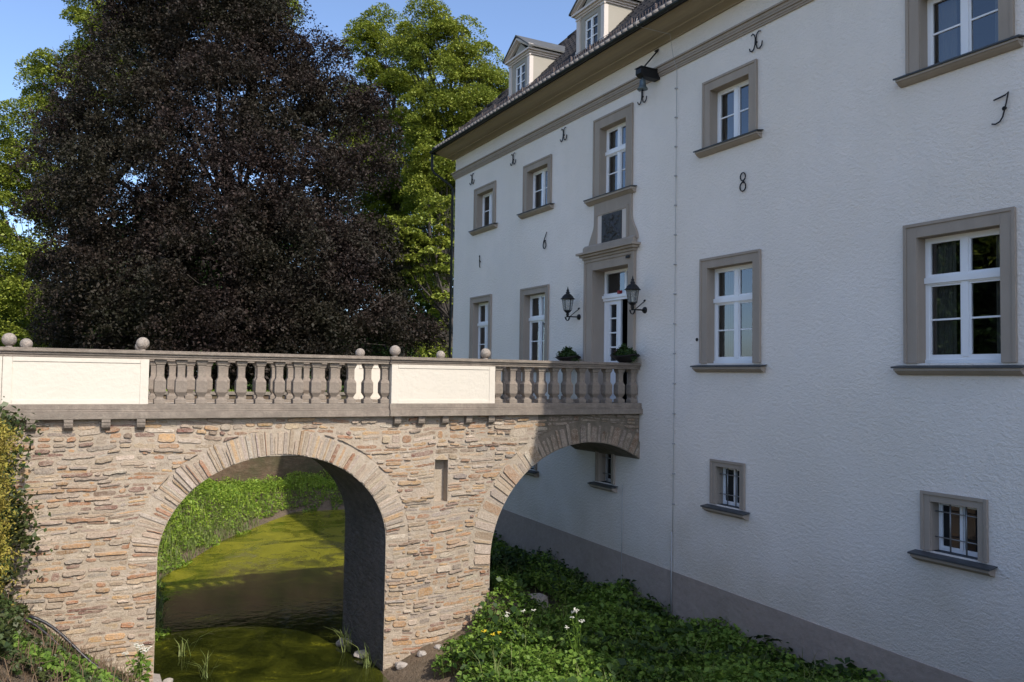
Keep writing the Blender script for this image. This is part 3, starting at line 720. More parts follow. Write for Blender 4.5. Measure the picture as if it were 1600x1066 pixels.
# cornice over the door
cn = MB()
for (a, b, z0, z1, p) in ((14.93, 17.0, 3.02, 3.14, .12), (14.80, 17.14, 2.965, 3.02, .24), (14.86, 17.07, 2.91, 2.965, .18), (14.92, 17.01, 2.85, 2.91, .12)):
    cn.box((FX - p, a, z0), (FX - .001, b, z1 - .001))
cn.prism([(FX - .12, 14.93, 3.14), (FX - .058, 14.93, 3.20), (FX - .058, 14.93, 3.14)][::-1], (0, 2.07, 0))
H(cn, 'door_cornice', M['trim'], bevel=.006)
# door with its surround
ds = MB(); y0, y1 = 14.96, 16.99
for (a, b, x0) in ((y0, DOOR[0], .06), (DOOR[1], y1, .06)): ds.box((FX - x0, a, -.60), (FX - .001, b, 2.85))
ds.box((FX - .06, DOOR[0], DOOR[3]), (FX - .001, DOOR[1], 2.85))
for (a, b) in ((y0 - .01, y0 + .07), (y1 - .07, y1 + .01)): ds.box((FX - .085, a, -.60), (FX - .0605, b, 2.85))
ds.box((FX - .085, y0 + .07, 2.78), (FX - .0605, y1 - .07, 2.849))
for (a, b) in ((DOOR[0] - .03, DOOR[0] + .002), (DOOR[1] - .002, DOOR[1] + .03)): ds.box((FX - .0008, a, -.60), (FX + .34, b, 2.57))
ds.box((FX - .0008, DOOR[0] + .002, 2.568), (FX + .34, DOOR[1] - .002, 2.60))
dr = ds.build('door', M['trim'], manor, bevel=.004); dr.location = MV
xd = FX + .30; a, b = DOOR[0] + .002, DOOR[1] - .002; fz = 1.90
f = MB(); f.box((xd, a, -.58), (xd + .08, a + .06, 2.566)); f.box((xd, b - .06, -.58), (xd + .08, b, 2.566)); f.box((xd, a + .06, 2.50), (xd + .08, b - .06, 2.566))
f.box((xd - .07, a, fz), (xd + .08, b, fz + .07)); f.box((xd - .04, a, fz - .06), (xd - .001, b, fz - .001)); f.box((xd - .02, a, fz + .071), (xd + .08, b, fz + .12))
ym = 15.78
f.box((xd - .005, ym - .035, fz + .12), (xd + .075, ym + .035, 2.50)); f.box((xd + .002, ym - .16, fz + .12), (xd + .07, ym - .13, 2.50))
W(f, 'door_frame', M['white'], dr, bevel=.004)
g_ = MB().add([(xd + .05, a, fz + .1), (xd + .05, b, fz + .1), (xd + .05, b, 2.52), (xd + .05, a, 2.52)], [(3, 2, 1, 0)]); W(g_, 'fanlight', M['pane'], dr)
lf = MB(); l0, l1 = 15.98, b - .06
ps = (16.15, 16.42); pz = [(.40 + k * .345, .40 + k * .345 + .31) for k in range(4)]
x0, x1 = xd + .01, xd + .06
lf.box((x0, l0, -.58), (x1, ps[0], fz - .06)); lf.box((x0, ps[1], -.58), (x1, l1, fz - .06)); lf.box((x0, ps[0], -.58), (x1, ps[1], pz[0][0])); lf.box((x0, ps[0], pz[3][1]), (x1, ps[1], fz - .06))
for k in range(3): lf.box((x0 + .004, ps[0], pz[k][1]), (x1, ps[1], pz[k+1][0]))
for (c0, c1, d0, d1) in ((ps[0] - .05, ps[0] - .015, .33, 1.79), (ps[1] + .015, ps[1] + .05, .33, 1.79), (ps[0] - .015, ps[1] + .015, .33, .37), (ps[0] - .015, ps[1] + .015, 1.75, 1.79)): lf.box((x0 - .015, c0, d0), (x0 - .0005, c1, d1))
lf.box((x0 - .012, l0 + .10, -.42), (x0 - .0005, l1 - .08, .18))
W(lf, 'door_leaf', M['white'], dr, bevel=.003)
gp = MB().add([(x1 - .01, ps[0], .38), (x1 - .01, ps[1], .38), (x1 - .01, ps[1], 1.78), (x1 - .01, ps[0], 1.78)], [(3, 2, 1, 0)]); W(gp, 'pane', M['glass'], dr)
hn = MB().tube([(x0 - .02, l0 + .06, .48), (x0 - .07, l0 + .06, .48), (x0 - .07, l0 + .17, .48)], .011, 8); W(hn, 'door_handle', M['steel'], dr, smooth=True)
ol = MB().box((xd + .45, a - .3, -.57), (xd + .50, 15.96, fz + .25)); W(ol, 'door_leaf', M['grey_door'], dr)['label'] = 'dark inner door leaf standing open'
hall = MB(); X1 = xd + 3
hall.add([(xd + .08, a - .02, -.58), (X1, a - 1, -.58), (X1, b + 1, -.58), (xd + .08, b + .02, -.58), (xd + .08, a - .02, 2.58), (X1, a - 1, 2.9), (X1, b + 1, 2.9), (xd + .08, b + .02, 2.58)], [(0,1,2,3), (4,7,6,5), (0,4,5,1), (3,2,6,7), (1,5,6,2)]); W(hall, 'hall_lining', M['door_dark'], dr)
th = MB().box((FX - .16, DOOR[0] - .2, -.60), (FX + .4, DOOR[1] + .2, -.575)); W(th, 'threshold', M['bare'], dr)
ad = MB().box((FX - .10, 15.10, 2.70), (FX - .0855, 15.24, 2.76)); H(ad, 'sensor_box', M['iron'])
rd = MB().box((xd - .10, 15.88, fz + .072), (xd - .02, 15.99, fz + .15)); W(rd, 'signal_light', M['red'], dr, bevel=.01)
# string course and cove under the eaves
fz_ = MB()
for (z0, z1, p) in ((6.52, 6.555, .035), (6.556, 6.60, .05), (6.601, 6.645, .075), (6.646, 6.70, .085), (6.701, 6.735, .12)): fz_.box((FX - p, YN, z0), (FX - .001, YFAR + p, z1))
H(fz_, 'string_course', M['trim'])
OV = .70
prof = [(FX - .001, 7.19), (FX - .05, 7.19), (FX - .05, 7.215), (FX - .09, 7.235), (FX - .16, 7.25), (FX - .24, 7.25), (FX - .25, 7.275), (FX - .38, 7.285), (FX - .47, 7.31), (FX - .54, 7.345), (FX - .62, 7.36), (FX - .64, 7.41), (FX - .001, 7.41)]
cv = MB().prism([(x, YN, z_) for x, z_ in prof], (0, YFAR + .24 - YN, 0)); H(cv, 'eaves_cove', M['cove'])
# roof
XE_, ZE = 10.28, 7.40
def roof_z(x): 
    d = x - XE_; return ZE + .04 + (d * .80 if d < .55 else .44 + (d - .55) * 1.06)
XR = 17.5; rows = [XE_ - .05]; 
while rows[-1] < XR: rows.append(rows[-1] + .235)
Vv = []; Ff = []; YE = 25.32; yy = np.arange(-9.0, YE + .001, .044)
def wave(y): 
    t = (y / .215) % 1.0; return .030 * math.sin(2 * math.pi * t) + .012 * math.sin(4 * math.pi * t + .6)
n = len(yy) + 1; wv_ = [wave(v) for v in yy]
for ri, x in enumerate(rows):
    for top in (1, 0):
        if ri == 0 and top == 1: continue
        ye = YE - max(0, x - XE_)
        for yi in range(n):
            y = yy[yi] if yi < n - 1 else YE; wz = wv_[yi] if yi < n - 1 else 0
            if y > ye: y = ye
            if y < -9 + (x - XE_): y = -9 + (x - XE_)
            Vv.append((x, y, roof_z(x) + wz + (.028 if top == 0 else .0) + (0.0)))
nr = len(Vv) // n
# between consecutive lines
for r_ in range(nr - 1):
    for yi in range(n - 1): Ff.append((r_*n+yi, r_*n+yi+1, (r_+1)*n+yi+1, (r_+1)*n+yi))
rf = MB(); rf.v = Vv; rf.f = Ff; rf.c = [None] * len(Ff)
zr = roof_z(XR)
rf.add([(XE_, YE, ZE + .03), (24.7, YE, ZE + .03), (XR, YE - (XR - XE_), zr)], [(0, 1, 2)]); rf.add([(24.7, YE, ZE), (24.7, -9.2, ZE), (XR, -9 + (XR - XE_), zr), (XR, YE - (XR - XE_), zr)], [(0, 1, 2, 3)])
rf.add([(XE_, -9, ZE), (24.7, -9.2, ZE), (XR, -9 + (XR - XE_), zr)], [(0, 2, 1)])
rf.add([(XE_ + .03, -9, ZE + .0), (24.6, -9, ZE), (24.6, YE, ZE), (XE_ + .03, YE, ZE)], [(0, 1, 2, 3)])
ro = H(rf, 'roof', M['tile'], smooth=False)
te = MB(); y = 8.05
while y < YE - .1:
    yc_ = (math.floor(y / .215) + .25) * .215; te.tube([(XE_ - .075, yc_, ZE + .055), (XE_ + .12, yc_, ZE + .055 + .13)], .048, 8); y += .215
W(te, 'eaves_tiles', M['tile_end'], ro, smooth=True)
hr_ = MB()
k = 0
while k < (XR - XE_) - .3:
    p = Vector((XE_ + k, YE - k, roof_z(XE_ + k) + .02)); q = Vector((XE_ + k + .3, YE - k - .3, roof_z(XE_ + k + .3) + .02)); hr_.tube([p, q], [.085, .065], 8); k += .27
W(hr_, 'ridge_tiles', M['tile'], ro, smooth=True)
gt = MB(); gp_ = [(XE_ - .055 + .055 * math.cos(math.pi + i * math.pi / 8), ZE + .01 + .055 * math.sin(math.pi + i * math.pi / 8)) for i in range(9)]
gt.prism([(x, -9.1, z_) for x, z_ in gp_], (0, YE + 9.2, 0)); gt.prism([(XE_, YE + .015, ZE - .05), (24.6, YE + .015, ZE - .05), (24.6, YE + .015, ZE + .02), (XE_, YE + .015, ZE + .02)], (0, .12, 0)); H(gt, 'gutter', M['copper'])
dp = MB().tube([(XE_ - .02, YE + .02, ZE), (XE_ - .02, YE + .02, 6.85), (XE_ + .04, YE - .0, 6.72), (FX - .12, YFAR + .12, 6.33), (FX - .05, YFAR + .11, 6.2), (FX - .05, YFAR + .11, -5.3)], .042, 10); H(dp, 'downpipe', M['copper'], smooth=True)
# snow guard: a low rail of many thin bars on the tiles
sg_ = MB(); xg = XE_ + .42; zg = roof_z(xg)
y = 8.0
while y < 24.2:
    sg_.box((xg - .005, y - .005, zg), (xg + .005, y + .005, zg + .20)); y += .10
for q in (.02, .105, .20): sg_.box((xg - .009, 8.0, zg + q - .006), (xg - .0061, 24.2, zg + q + .006))
y = 8.0
while y < 24.2: sg_.box((xg - .02, y - .012, zg - .03), (xg + .02, y + .012, zg + .23)); y += .85
H(sg_, 'snow_guard', M['rail'])
# dormers
def dormer(y0, y1):
    xf = 11.30; zb, ze, za = roof_z(11.30) - .05, 9.36, 9.93; yc = (y0 + y1) / 2; xb = 13.3
    d = MB()
    fw = .30; w0, w1 = yc - fw, yc + fw; wz0, wz1 = roof_z(11.3) - .02, 9.18
    for (a, b, c, e) in ((y0, w0, zb, ze), (w1, y1, zb, ze), (w0, w1, wz1, ze), (w0, w1, zb, wz0)): d.box((xf, a, c), (xf + .10, b, e))
    d.box((xf + .10, y0, zb), (xb, y0 + .06, ze)); d.box((xf + .10, y1 - .06, zb), (xb, y1, ze))
    d.prism([(xf + .001, y0 + .03, ze), (xf + .001, y1 - .03, ze), (xf + .001, yc, za - .10)], (.08, 0, 0))
    do = d.build('dormer', M['dormer'], manor); do.location = MV
    t = MB()
    for (a, b) in ((y0 - .02, y0 + .13), (y1 - .13, y1 + .02)): 
        t.box((xf - .035, a, zb), (xf - .0005, b, ze - .10)); t.box((xf - .055, a - .02, ze - .10), (xf + .0, b + .02, ze - .06)); t.box((xf - .055, a - .015, zb), (xf - .0355, b + .015, zb + .12))
    t.box((xf - .03, y0 - .021, zb), (xf + .09, y0 - .0005, ze - .11)); t.box((xf - .03, y1 + .0005, zb), (xf + .09, y1 + .021, ze - .11))
    # entablature on the front and running back along both sides
    for (z0, z1, p) in ((ze - .06, ze - .015, .03), (ze - .014, ze + .035, .07), (ze + .036, ze + .09, .13)):
        t.box((xf - p, y0 - p, z0), (xf - .001, y1 + p, z1)); t.box((xf, y0 - p, z0), (xb + .2, y0 - .001, z1)); t.box((xf, y1 + .001, z0), (xb + .2, y1 + p, z1))
    # raking mouldings of the pediment
    for (sy, ye) in ((-1, y0 - .15), (1, y1 + .15)):
        for (o1, o2, p) in ((.0, .05, .06), (.05, .11, .14)):
            a = Vector((xf - p, ye, ze + .07 + o1)); b = Vector((xf - p, yc, za - .08 + o1)); h_ = Vector((0, 0, o2 - o1))
            t.prism([a, b, b + h_, a + h_], (p + .02, 0, 0))
    W(t, 'dormer_moulding', M['dormertrim'], do)
    r = MB()
    for sy, ye in ((-1, y0 - .20), (1, y1 + .20)):
        a = Vector((xf - .17, ye, ze + .095)); b = Vector((xf - .17, yc, za + .07)); r.prism([a, b, b + Vector((0, 0, .045)), a + Vector((0, 0, .045))], (2.6, 0, 0))
    W(r, 'dormer_roof', M['lead'], do)
    wn = MB(); xw = xf + .03
    wn.box((xw, w0, wz0), (xw + .05, w0 + .05, wz1)); wn.box((xw, w1 - .05, wz0), (xw + .05, w1, wz1)); wn.box((xw, w0 + .05, wz1 - .05), (xw + .05, w1 - .05, wz1)); wn.box((xw, w0 + .05, wz0), (xw + .05, w1 - .05, wz0 + .07)); wn.box((xw - .01, yc - .035, wz0 + .07), (xw + .045, yc + .035, wz1 - .05))
    for k in (1, 2):
        zz = wz0 + .07 + (wz1 - wz0 - .12) * k / 3; wn.box((xw + .005, w0 + .05, zz - .012), (xw + .04, yc - .036, zz + .012)); wn.box((xw + .005, yc + .036, zz - .012), (xw + .04, w1 - .05, zz + .012))
    W(wn, 'dormer_window_frame', M['white'], do)
    W(MB().add([(xw + .03, w0, wz0), (xw + .03, w1, wz0), (xw + .03, w1, wz1), (xw + .03, w0, wz1)], [(3, 2, 1, 0)]), 'pane', M['glass'], do)
for y0 in (20.56, 16.76, 12.96, 8.9): dormer(y0, y0 + 1.24)
# iron wall anchors: five tie crosses and the numerals 1 6 8 7
def anchor(yc, zc, strokes, label, s=1.0, r=.013, sx=1.0):
    mb = MB()
    for st in strokes: mb.tube([(FX - .035, yc - u * s * sx, zc + v * s) for u, v in st], r, 6)
    mb.tube([(FX - .04, yc, zc), (FX + .01, yc, zc)], .02, 6)
    o = H(mb, 'wall_anchor', M['iron'], smooth=True); o['label'] = label; return o
def arc(cx, cy, r, a0, a1, n=10, ry=None): return [(cx + r * math.cos(R(a0 + (a1 - a0) * i / n)), cy + (ry or r) * math.sin(R(a0 + (a1 - a0) * i / n))) for i in range(n + 1)]
tie = [[(-.07, .13), (-.045, .15), (-.02, .12), (-.005, .05), (-.01, -.04), (-.03, -.11), (-.06, -.135), (-.09, -.11), (-.10, -.07)], [(.08, .14), (.05, .155), (.02, .12), (.008, .05), (.01, -.05), (.03, -.12), (.065, -.135), (.10, -.10), (.11, -.03)]]
for k, (yc, zc) in enumerate(((23.70, 6.24), (20.91, 6.25), (18.12, 6.26), (14.76, 6.27), (11.28, 6.27), (6.9, 6.27))): anchor(yc, zc, tie, 'curled iron wall tie', 1.15, .012, 1.35)
anchor(23.03, 3.54, [[(-.04, .15), (0, .19), (0, -.10), (.0, -.16), (.05, -.19)], [(-.03, .02), (.03, .02)]], 'iron numeral 1 on the wall')
anchor(19.02, 3.63, [[(.11, .22), (.03, .10), (-.06, -.03)] + arc(0, -.12, .075, 130, 490, 16, .09)], 'iron numeral 6 on the wall')
anchor(11.60, 3.71, [arc(0, .10, .065, -90, 270, 18, .075), arc(0, -.09, .075, 90, 450, 18, .085)], 'iron numeral 8 on the wall')
anchor(6.66, 3.72, [[(-.14, .14), (-.05, .155), (.02, .17), (.06, .20), (.03, .06), (.0, -.05), (-.02, -.12), (-.06, -.175), (-.12, -.195), (-.17, -.18)], arc(0, -.01, .02, 0, 360, 8)], 'iron numeral 7 on the wall', r=.011)
# lightning conductor with its clips, weep hole
lc = MB().tube([(XE_ - .10, 13.9, ZE + .15), (XE_ - .12, 13.9, ZE - .02), (FX - .20, 13.58, 7.22), (FX - .13, 13.56, 6.76), (FX - .03, 13.56, 6.50), (FX - .03, 13.58, 0), (FX - .03, 13.60, -3.2)], .0055, 6)
lc.tube([(FX - .045, 13.61, -3.15), (FX - .045, 13.61, -4.9)], .017, 8)
z = 6.1
while z > -3.1: lc.box((FX - .05, 13.565, z - .012), (FX - .001, 13.605, z + .012)); z -= .62
lc.tube([(FX - .022, 15.38, -2.4), (FX - .022, 15.40, -5.0)], .008, 6)
H(lc, 'lightning_conductor', M['wire'], smooth=True)
H(MB().tube([(FX - .01, 12.91, .79), (FX + .01, 12.91, .79)], .035, 12), 'vent_hole', M['iron'])

# ------------------------------------------------------------------ lanterns, bell, flower bowls
def lantern(y, label):
    t = empty('wall_lantern', (FX, y, 1.49), label, 'wall lantern', 'lanterns beside the door')
    xb = -.34
    MB().tube([(-.0, 0, 0), (-.03, 0, 0)], [.075, .065], 14).tube([(-.03, 0, 0), (xb - .03, 0, 0)], .016, 8).tube([(-.01, 0, .20), (xb + .09, 0, .02)], .010, 6).tube([(0, 0, .22), (-.03, 0, .20)], .022, 8).build('bracket', M['iron'], t, smooth=True)
    sc = MB(); sc.tube([(xb + .07 * math.cos(R(a)), 0, -.01 + .09 * math.sin(R(a))) for a in range(180, 361, 20)], .011, 6)
    sc.tube([(xb, .07 * math.cos(R(a)), -.01 + .09 * math.sin(R(a))) for a in range(180, 361, 20)], .011, 6)
    sc.lathe([(.02, -.02), (.035, .0), (.03, .03), (.045, .05), (.03, .08), (.055, .10), (.095, .14), (.10, .15)], (xb, 0, 0), 12); sc.build('lantern_base', M['iron'], t, smooth=True)
    MB().lathe([(.088, .15), (.095, .17), (.135, .42), (.13, .425)], (xb, 0, 0), 6).build('lantern_glass', M['lamp_glass'], t)
    cg = MB()
    for k in range(6):
        a = 2 * math.pi * (k + .5) / 6; cg.tube([(xb + .097 * math.cos(a), .097 * math.sin(a), .15), (xb + .140 * math.cos(a), .140 * math.sin(a), .43)], .006, 5)
    cg.build('cage', M['iron'], t)
    MB().lathe([(.012, .15), (.022, .19), (.022, .26), (.012, .28)], (xb, 0, 0), 10).build('bulb', M['petal'], t, smooth=True)
    MB().lathe([(.18, .425), (.175, .44), (.15, .455), (.125, .50), (.085, .54), (.05, .56), (.045, .575), (.055, .59), (.035, .615), (.03, .63), (.04, .645), (.018, .67), (.012, .70), (.004, .74)], (xb, 0, 0), 16).build('lantern_roof', M['iron'], t, smooth=True)
lantern(17.31, 'black lantern on the wall to the left of the white door, beside the window')
lantern(14.63, 'black lantern on the wall to the right of the white door')
bt = empty('bell', (FX, 14.25, 6.58), 'small greenish bell hanging from a dark beam under the eaves', 'bell')
bm = MB(); bm.prism([(.0, -.10, -.11), (-.44, -.10, -.11), (-.52, -.10, -.05), (-.52, -.10, .06), (-.48, -.10, .08), (0, -.10, .08)], (0, .20, 0)); bm.build('beam', M['iron'], bt, bevel=.01)
MB().box((-.53, -.12, .081), (-.0, .12, .095)).build('beam_cover', M['copper'], bt)
MB().tube([(-.40, -.03, .09), (-.0, -.03, .56)], .009, 6).tube([(-.40, .03, .09), (-.0, .03, .56)], .009, 6).tube([(-.03, -.06, .56), (-.03, .06, .56)], .018, 6).tube([(-.0, 0, .56), (-.05, 0, .54)], .025, 8).build('stay_rod', M['iron'], bt, smooth=True)
q = .78
MB().tube([(-.40, 0, -.11), (-.40, 0, -.16)], .018, 8).lathe([(r * q, -.15 + (z_ + .19) * q) for r, z_ in ((.03, -.19), (.075, -.20), (.085, -.23), (.09, -.34), (.11, -.40), (.145, -.45), (.15, -.47), (.13, -.475))], (-.40, 0, 0), 20).build('bell_body', M['bell'], bt, smooth=True)
MB().tube([(-.40, 0, -.30), (-.40, 0, -.39)], .010, 6).lathe([(.008, -.41), (.024, -.40), (.024, -.385), (.008, -.37)], (-.40, 0, 0), 10).build('clapper', M['iron'], bt, smooth=True)
def bowl(y, seed, label):
    x = 10.68; rng = np.random.default_rng(seed)
    t = empty('flower_bowl', (x, y, .335), label, 'flower bowl', 'flower bowls on the parapet ends')
    vs = []; fs = []; n = 28; prof = [(.0, .015), (.12, .0), (.15, .015), (.22, .06), (.29, .11), (.35, .14), (.34, .145), (.28, .12), (.20, .08)]
    for (r, z) in prof:
        for k in range(n):
            a = 2 * math.pi * k / n; q = 1 + .28 * abs(math.cos(a)) ** 6 * (r / .36) ** 2; vs.append((r * math.sin(a) * .9, r * q * math.cos(a), z + .05 * abs(math.cos(a)) ** 6 * (r / .36) ** 2))
    for i in range(len(prof) - 1):
        for k in range(n): k2 = (k + 1) % n; fs.append((i*n+k, i*n+k2, (i+1)*n+k2, (i+1)*n+k))
    MB().add(vs, fs).build('bowl', M['bowl'], t, smooth=True)
    lb = [(0, -.15, .22, .15, .18, .09), (.0, .12, .23, .14, .18, .10), (0, .0, .31, .11, .13, .10), (-.04, .0, .20, .16, .26, .04)]
    P = clumps(rng, lb, 900, 18, .035, (.2, 1.0)); leaves('foliage', rng, P, .045, M['dark_leaf'], t, up=.2)
    P = clumps(rng, [(-.03, .12 if seed == 1 else .18, .22, .10, .12, .07)], 900, 14, .03); leaves('purple_foliage', rng, P, .045, M['red_leaf'], t, up=.2)
    P = clumps(rng, [(-.02, -.22, .21, .10, .15, .05), (-.02, -.37, .12, .05, .05, .08)], 700, 14, .03); leaves('trailing_foliage', rng, P, .035, M['dark_leaf'], t, up=.2)
bowl(YF + .12, 2, 'shallow dark bowl of trailing green plants on the near parapet, in front of the door')
bowl(YB - .12, 1, 'shallow dark bowl of green and purple plants on the far parapet, left of the door')

# ------------------------------------------------------------------ far retaining wall
fw_ = empty('moat_wall', (4, 36, -4.2), 'old brown masonry wall closing the far end of the moat', 'retaining wall')
def FWB(mb, n, m, **k): o = mb.build(n, m, fw_, **k); o.location = (-4, -36, 4.2); return o
FWB(MB().box((-25, 36.0, -6), (40, 36.35, -3.55)), 'lower_masonry', M['backwall'])
FWB(MB().box((-25, 35.97, -3.549), (40, 36.35, -3.15)), 'stone_band', M['mortar'])
FWB(MB().box((-25, 36.0, -3.149), (40, 36.35, -.95)), 'upper_masonry', M['backwall'])
FWB(MB().box((-25, 35.93, -.949), (40, 36.45, -.82)), 'coping', M['bare'], bevel=.01)
FWB(MB().box((7.28, 35.94, -3.52), (7.42, 36.2, -3.1)), 'drain_slit', M['door_dark'])

# ------------------------------------------------------------------ trees
tree('copper_beech', 'huge dark copper beech with purple black leaves behind the bridge', 'tree',
     [(330,60,95,0),(230,90,85,1),(430,70,60,0),(210,180,100,-1),(330,170,110,-2),(450,170,85,0),(530,170,70,0,.6),(570,165,28,0,.6),(130,230,75,0,.7),(125,330,65,-1,.8),(200,300,120,-3),(340,300,130,-4),(470,290,110,-2),(560,260,60,0,.6),(115,430,55,-1),(190,430,110,-4),(330,430,130,-5),(470,420,125,-4),(570,400,65,-1,.7),(150,520,80,-3),(260,530,110,-5),(400,530,110,-5),(520,520,105,-4),(610,500,55,-2,.7),(590,450,45,-1,.6),(655,530,45,-1,.5),(330,-40,90,0),(85,525,35,-1,.6),(400,10,60,1),(250,0,80,1),(480,100,45,0,.7),(520,110,30,0,.6),(590,205,14,0,.5)],
     (360, 560), -.9, 43, M['beech_leaf'], 1, 3.6, 270, .62, .125, trunk_r=.7, droop=.5, shell=(.35, 1.10), limb=.6, dome=True, squash=.95, fray=.6, up=.2)
tree('green_tree', 'tall light green tree rising behind the left side of the copper beech', 'tree',
     [(200,20,75,0),(170,60,55,0),(400,20,55,0),(300,-60,120,0),(110,100,45,0,.7),(95,150,50,0,.7),(60,200,60,0,.7),(40,270,60,0,.8),(20,350,70,-2),(30,440,70,-2),(20,520,60,-2),(-40,250,80,0),(-60,400,100,-2),(160,120,60,0),(60,120,25,0,.6),(130,75,28,0,.6),(430,0,28,0,.7),(560,250,60,2),(70,300,60,0)],
     (120, 560), -.9, 58, M['lime_leaf'], 2, 1.1, 520, .78, .16, dome=True, squash=.7, fray=.45, group='green trees behind the beech', trunk_r=.5, shell=(.5, 1.05))
tree('green_tree', 'twin topped light green tree between the copper beech and the house', 'tree',
     [(600,55,42,0),(575,90,38,0),(625,105,45,0),(590,140,50,0),(635,180,60,0),(600,220,60,0),(620,270,65,0),(585,300,50,0),(640,330,60,1),(610,60,25,0),(570,50,18,0,.8),(600,400,70,2),(650,430,60,2)],
     (625, 560), -.9, 62, M['maple_leaf'], 3, 1.2, 560, .75, .155, dome=True, squash=.7, fray=.45, group='green trees behind the beech', trunk_r=.4)
tree('green_tree', 'broad bright green tree touching the end of the roof', 'tree',
     [(668,48,34,0),(655,85,36,0),(700,75,45,0),(735,95,42,0),(690,130,55,-1),(750,140,45,0),(775,160,32,0),(725,170,60,-1),(665,180,50,-1),(700,220,60,-1),(755,210,50,0),(665,245,50,-2),(690,290,50,-2),(735,260,50,0),(790,230,45,0),(672,30,18,0,.9),(712,42,20,0,.8),(720,320,60,2),(660,300,35,0),(668,545,26,0),(690,505,22,0)],
     (700, 560), -.9, 56, M['lime_leaf'], 4, 1.2, 620, .72, .145, dome=True, squash=.7, fray=.45, group='green trees behind the beech', trunk_r=.5)
tree('maple_tree', 'small maple with a bright hanging branch beside the house corner', 'tree',
     [(640,365,34,0,.8),(680,345,38,0,.8),(625,385,24,0,.6),(665,400,42,0,.8),(695,400,30,0),(640,415,24,0,.6),(678,440,26,0,.9),(685,465,14,0,.9),(700,330,24,0),(610,352,12,0,.6)],
     (720, 560), -.9, 42, M['lime_leaf'], 5, 3.4, 200, .36, .15, dome=True, trunk_r=.2, aspect=.75)
tree('dark_tree', 'dark shaded tree filling the gap behind the house corner', 'tree',
     [(650,440,90,0),(690,330,80,0),(640,540,80,0),(720,470,70,0),(700,560,60,0),(560,330,80,2)],
     (680, 570), -.9, 66, M['dark_leaf'], 6, 2.4, 70, .6, .24, trunk_r=.5)
tree('dark_tree', 'dense dark tree standing low behind the copper beech', 'tree',
     [(-40,520,90,0),(10,470,70,0),(640,560,90,0),(40,560,110,0),(180,560,110,0),(330,570,120,0),(480,570,120,0),(600,570,90,0),(250,430,120,0),(420,420,120,0)],
     (330, 575), -.9, 70, M['dark_leaf'], 7, 2.2, 90, .9, .40, trunk_r=.5)
# trees over on the left bank, seen in the window panes
def bank_tree(x, y, h, r, m, seed, label):
    rng = np.random.default_rng(seed); rnd = random.Random(seed)
    t = empty('bank_tree', (x, y, -.9), label, 'tree')
    MB().tube([(0, 0, 0), (.1, .1, h * .4), (0, .2, h * .8)], [.4, .3, .1], 8).build('trunk', M['bark'], t, smooth=True)
    lb = [(rnd.uniform(-r, r) * .6, rnd.uniform(-r, r) * .6, h * rnd.uniform(.06, .9), r * .5, r * .5, r * .45) for _ in range(26)]
    leaves('crown', rng, clumps(rng, lb, 1.3, 60, .6), .34, m, t)
bank_tree(-27, 24, 13, 5.5, M['maple_leaf'], 21, 'green tree on the left bank beyond the picture edge')
bank_tree(-26, 34, 14, 8, M['dark_leaf'], 22, 'dark tree on the left bank near the bridge road')
bank_tree(-32, 12, 10, 4.5, M['dark_leaf'], 23, 'low dark tree on the left bank opposite the house')

# ------------------------------------------------------------------ plants
rng = np.random.default_rng(77)
def blades(name, P, h, wd, m, lean=.35, seed=1, parent=None):
    r = np.random.default_rng(seed); n = len(P); a = r.uniform(0, 2 * np.pi, n); L = h * r.uniform(.5, 1.3, n)
    d = np.stack([np.cos(a), np.sin(a), np.zeros(n)], 1); le = (L * lean * r.uniform(.2, 1.6, n))[:, None]
    s = np.stack([-np.sin(a), np.cos(a), np.zeros(n)], 1) * wd / 2
    up = np.array([0, 0, 1.0])
    m1 = P + up * (L * .6)[:, None] + d * le * .4; tp = P + up * (L * np.sqrt(np.clip(1 - lean ** 2, .2, 1)))[:, None] + d * le * 1.1
    V = np.stack([P - s, P + s, m1 + s * .8, m1 - s * .8, m1 - s * .8, m1 + s * .8, tp + s * .1, tp - s * .1], 1).reshape(-1, 3)
    F = np.arange(8 * n).reshape(-1, 4); return npmesh(name, V, F, m, parent)
def scatter(n, x0, x1, y0, y1, keep, hfun, spread=.12):
    """leaf positions of low plants on the ground: clump by clump with uneven height"""
    x = rng.uniform(x0, x1, n); y = rng.uniform(y0, y1, n); k = keep(x, y); x, y = x[k], y[k]
    top = hfun(x, y); z = height(x, y)
    f = rng.uniform(.15, 1.0, len(x)) ** .6
    return np.stack([x, y, z + top * f], 1)
def bumps(x, y, s=2.2, seed=0):
    return .5 + .5 * (np.sin(x * s + seed) * np.sin(y * s * .9 + seed * 1.7) * .6 + .4 * np.sin(x * s * 2.3 + y * s * 1.9 + seed))
# weeds below the house, sunlit in front, shaded along the wall
kp = lambda x, y: (x > np.interp(y, [6, 11, 13.5, 14.5, 14.8, 17.5, 18.2, 21, 25], [4.6, 5.0, 5.9, 6.9, 8.9, 9.0, 8.2, 8.9, 9.3]) + .25 * np.sin(y * 5)) & (x < 10.97) & ~((np.abs(y - 16.1) < 1.2) & (x < 9.6))
hf = lambda x, y: np.clip(.16 + .42 * bumps(x, y, 2.1, 1) + .14 * bumps(x, y, 6, 3), .08, .8) * np.clip((x - 4.4) * .5, .3, 1)
P = scatter(170000, 4.6, 11, 5.5, 25, kp, hf)
o = leaves('ground_cover', rng, P, .070, M['weed_leaf'], aspect=.7, up=.6, droop=.1, jit=.5); tag(o, 'leafy green weeds covering the ground between the pier and the house', 'weeds', kind='stuff')
kp2 = lambda x, y: kp(x, y) & (bumps(x, y, 1.7, 5) > .55)
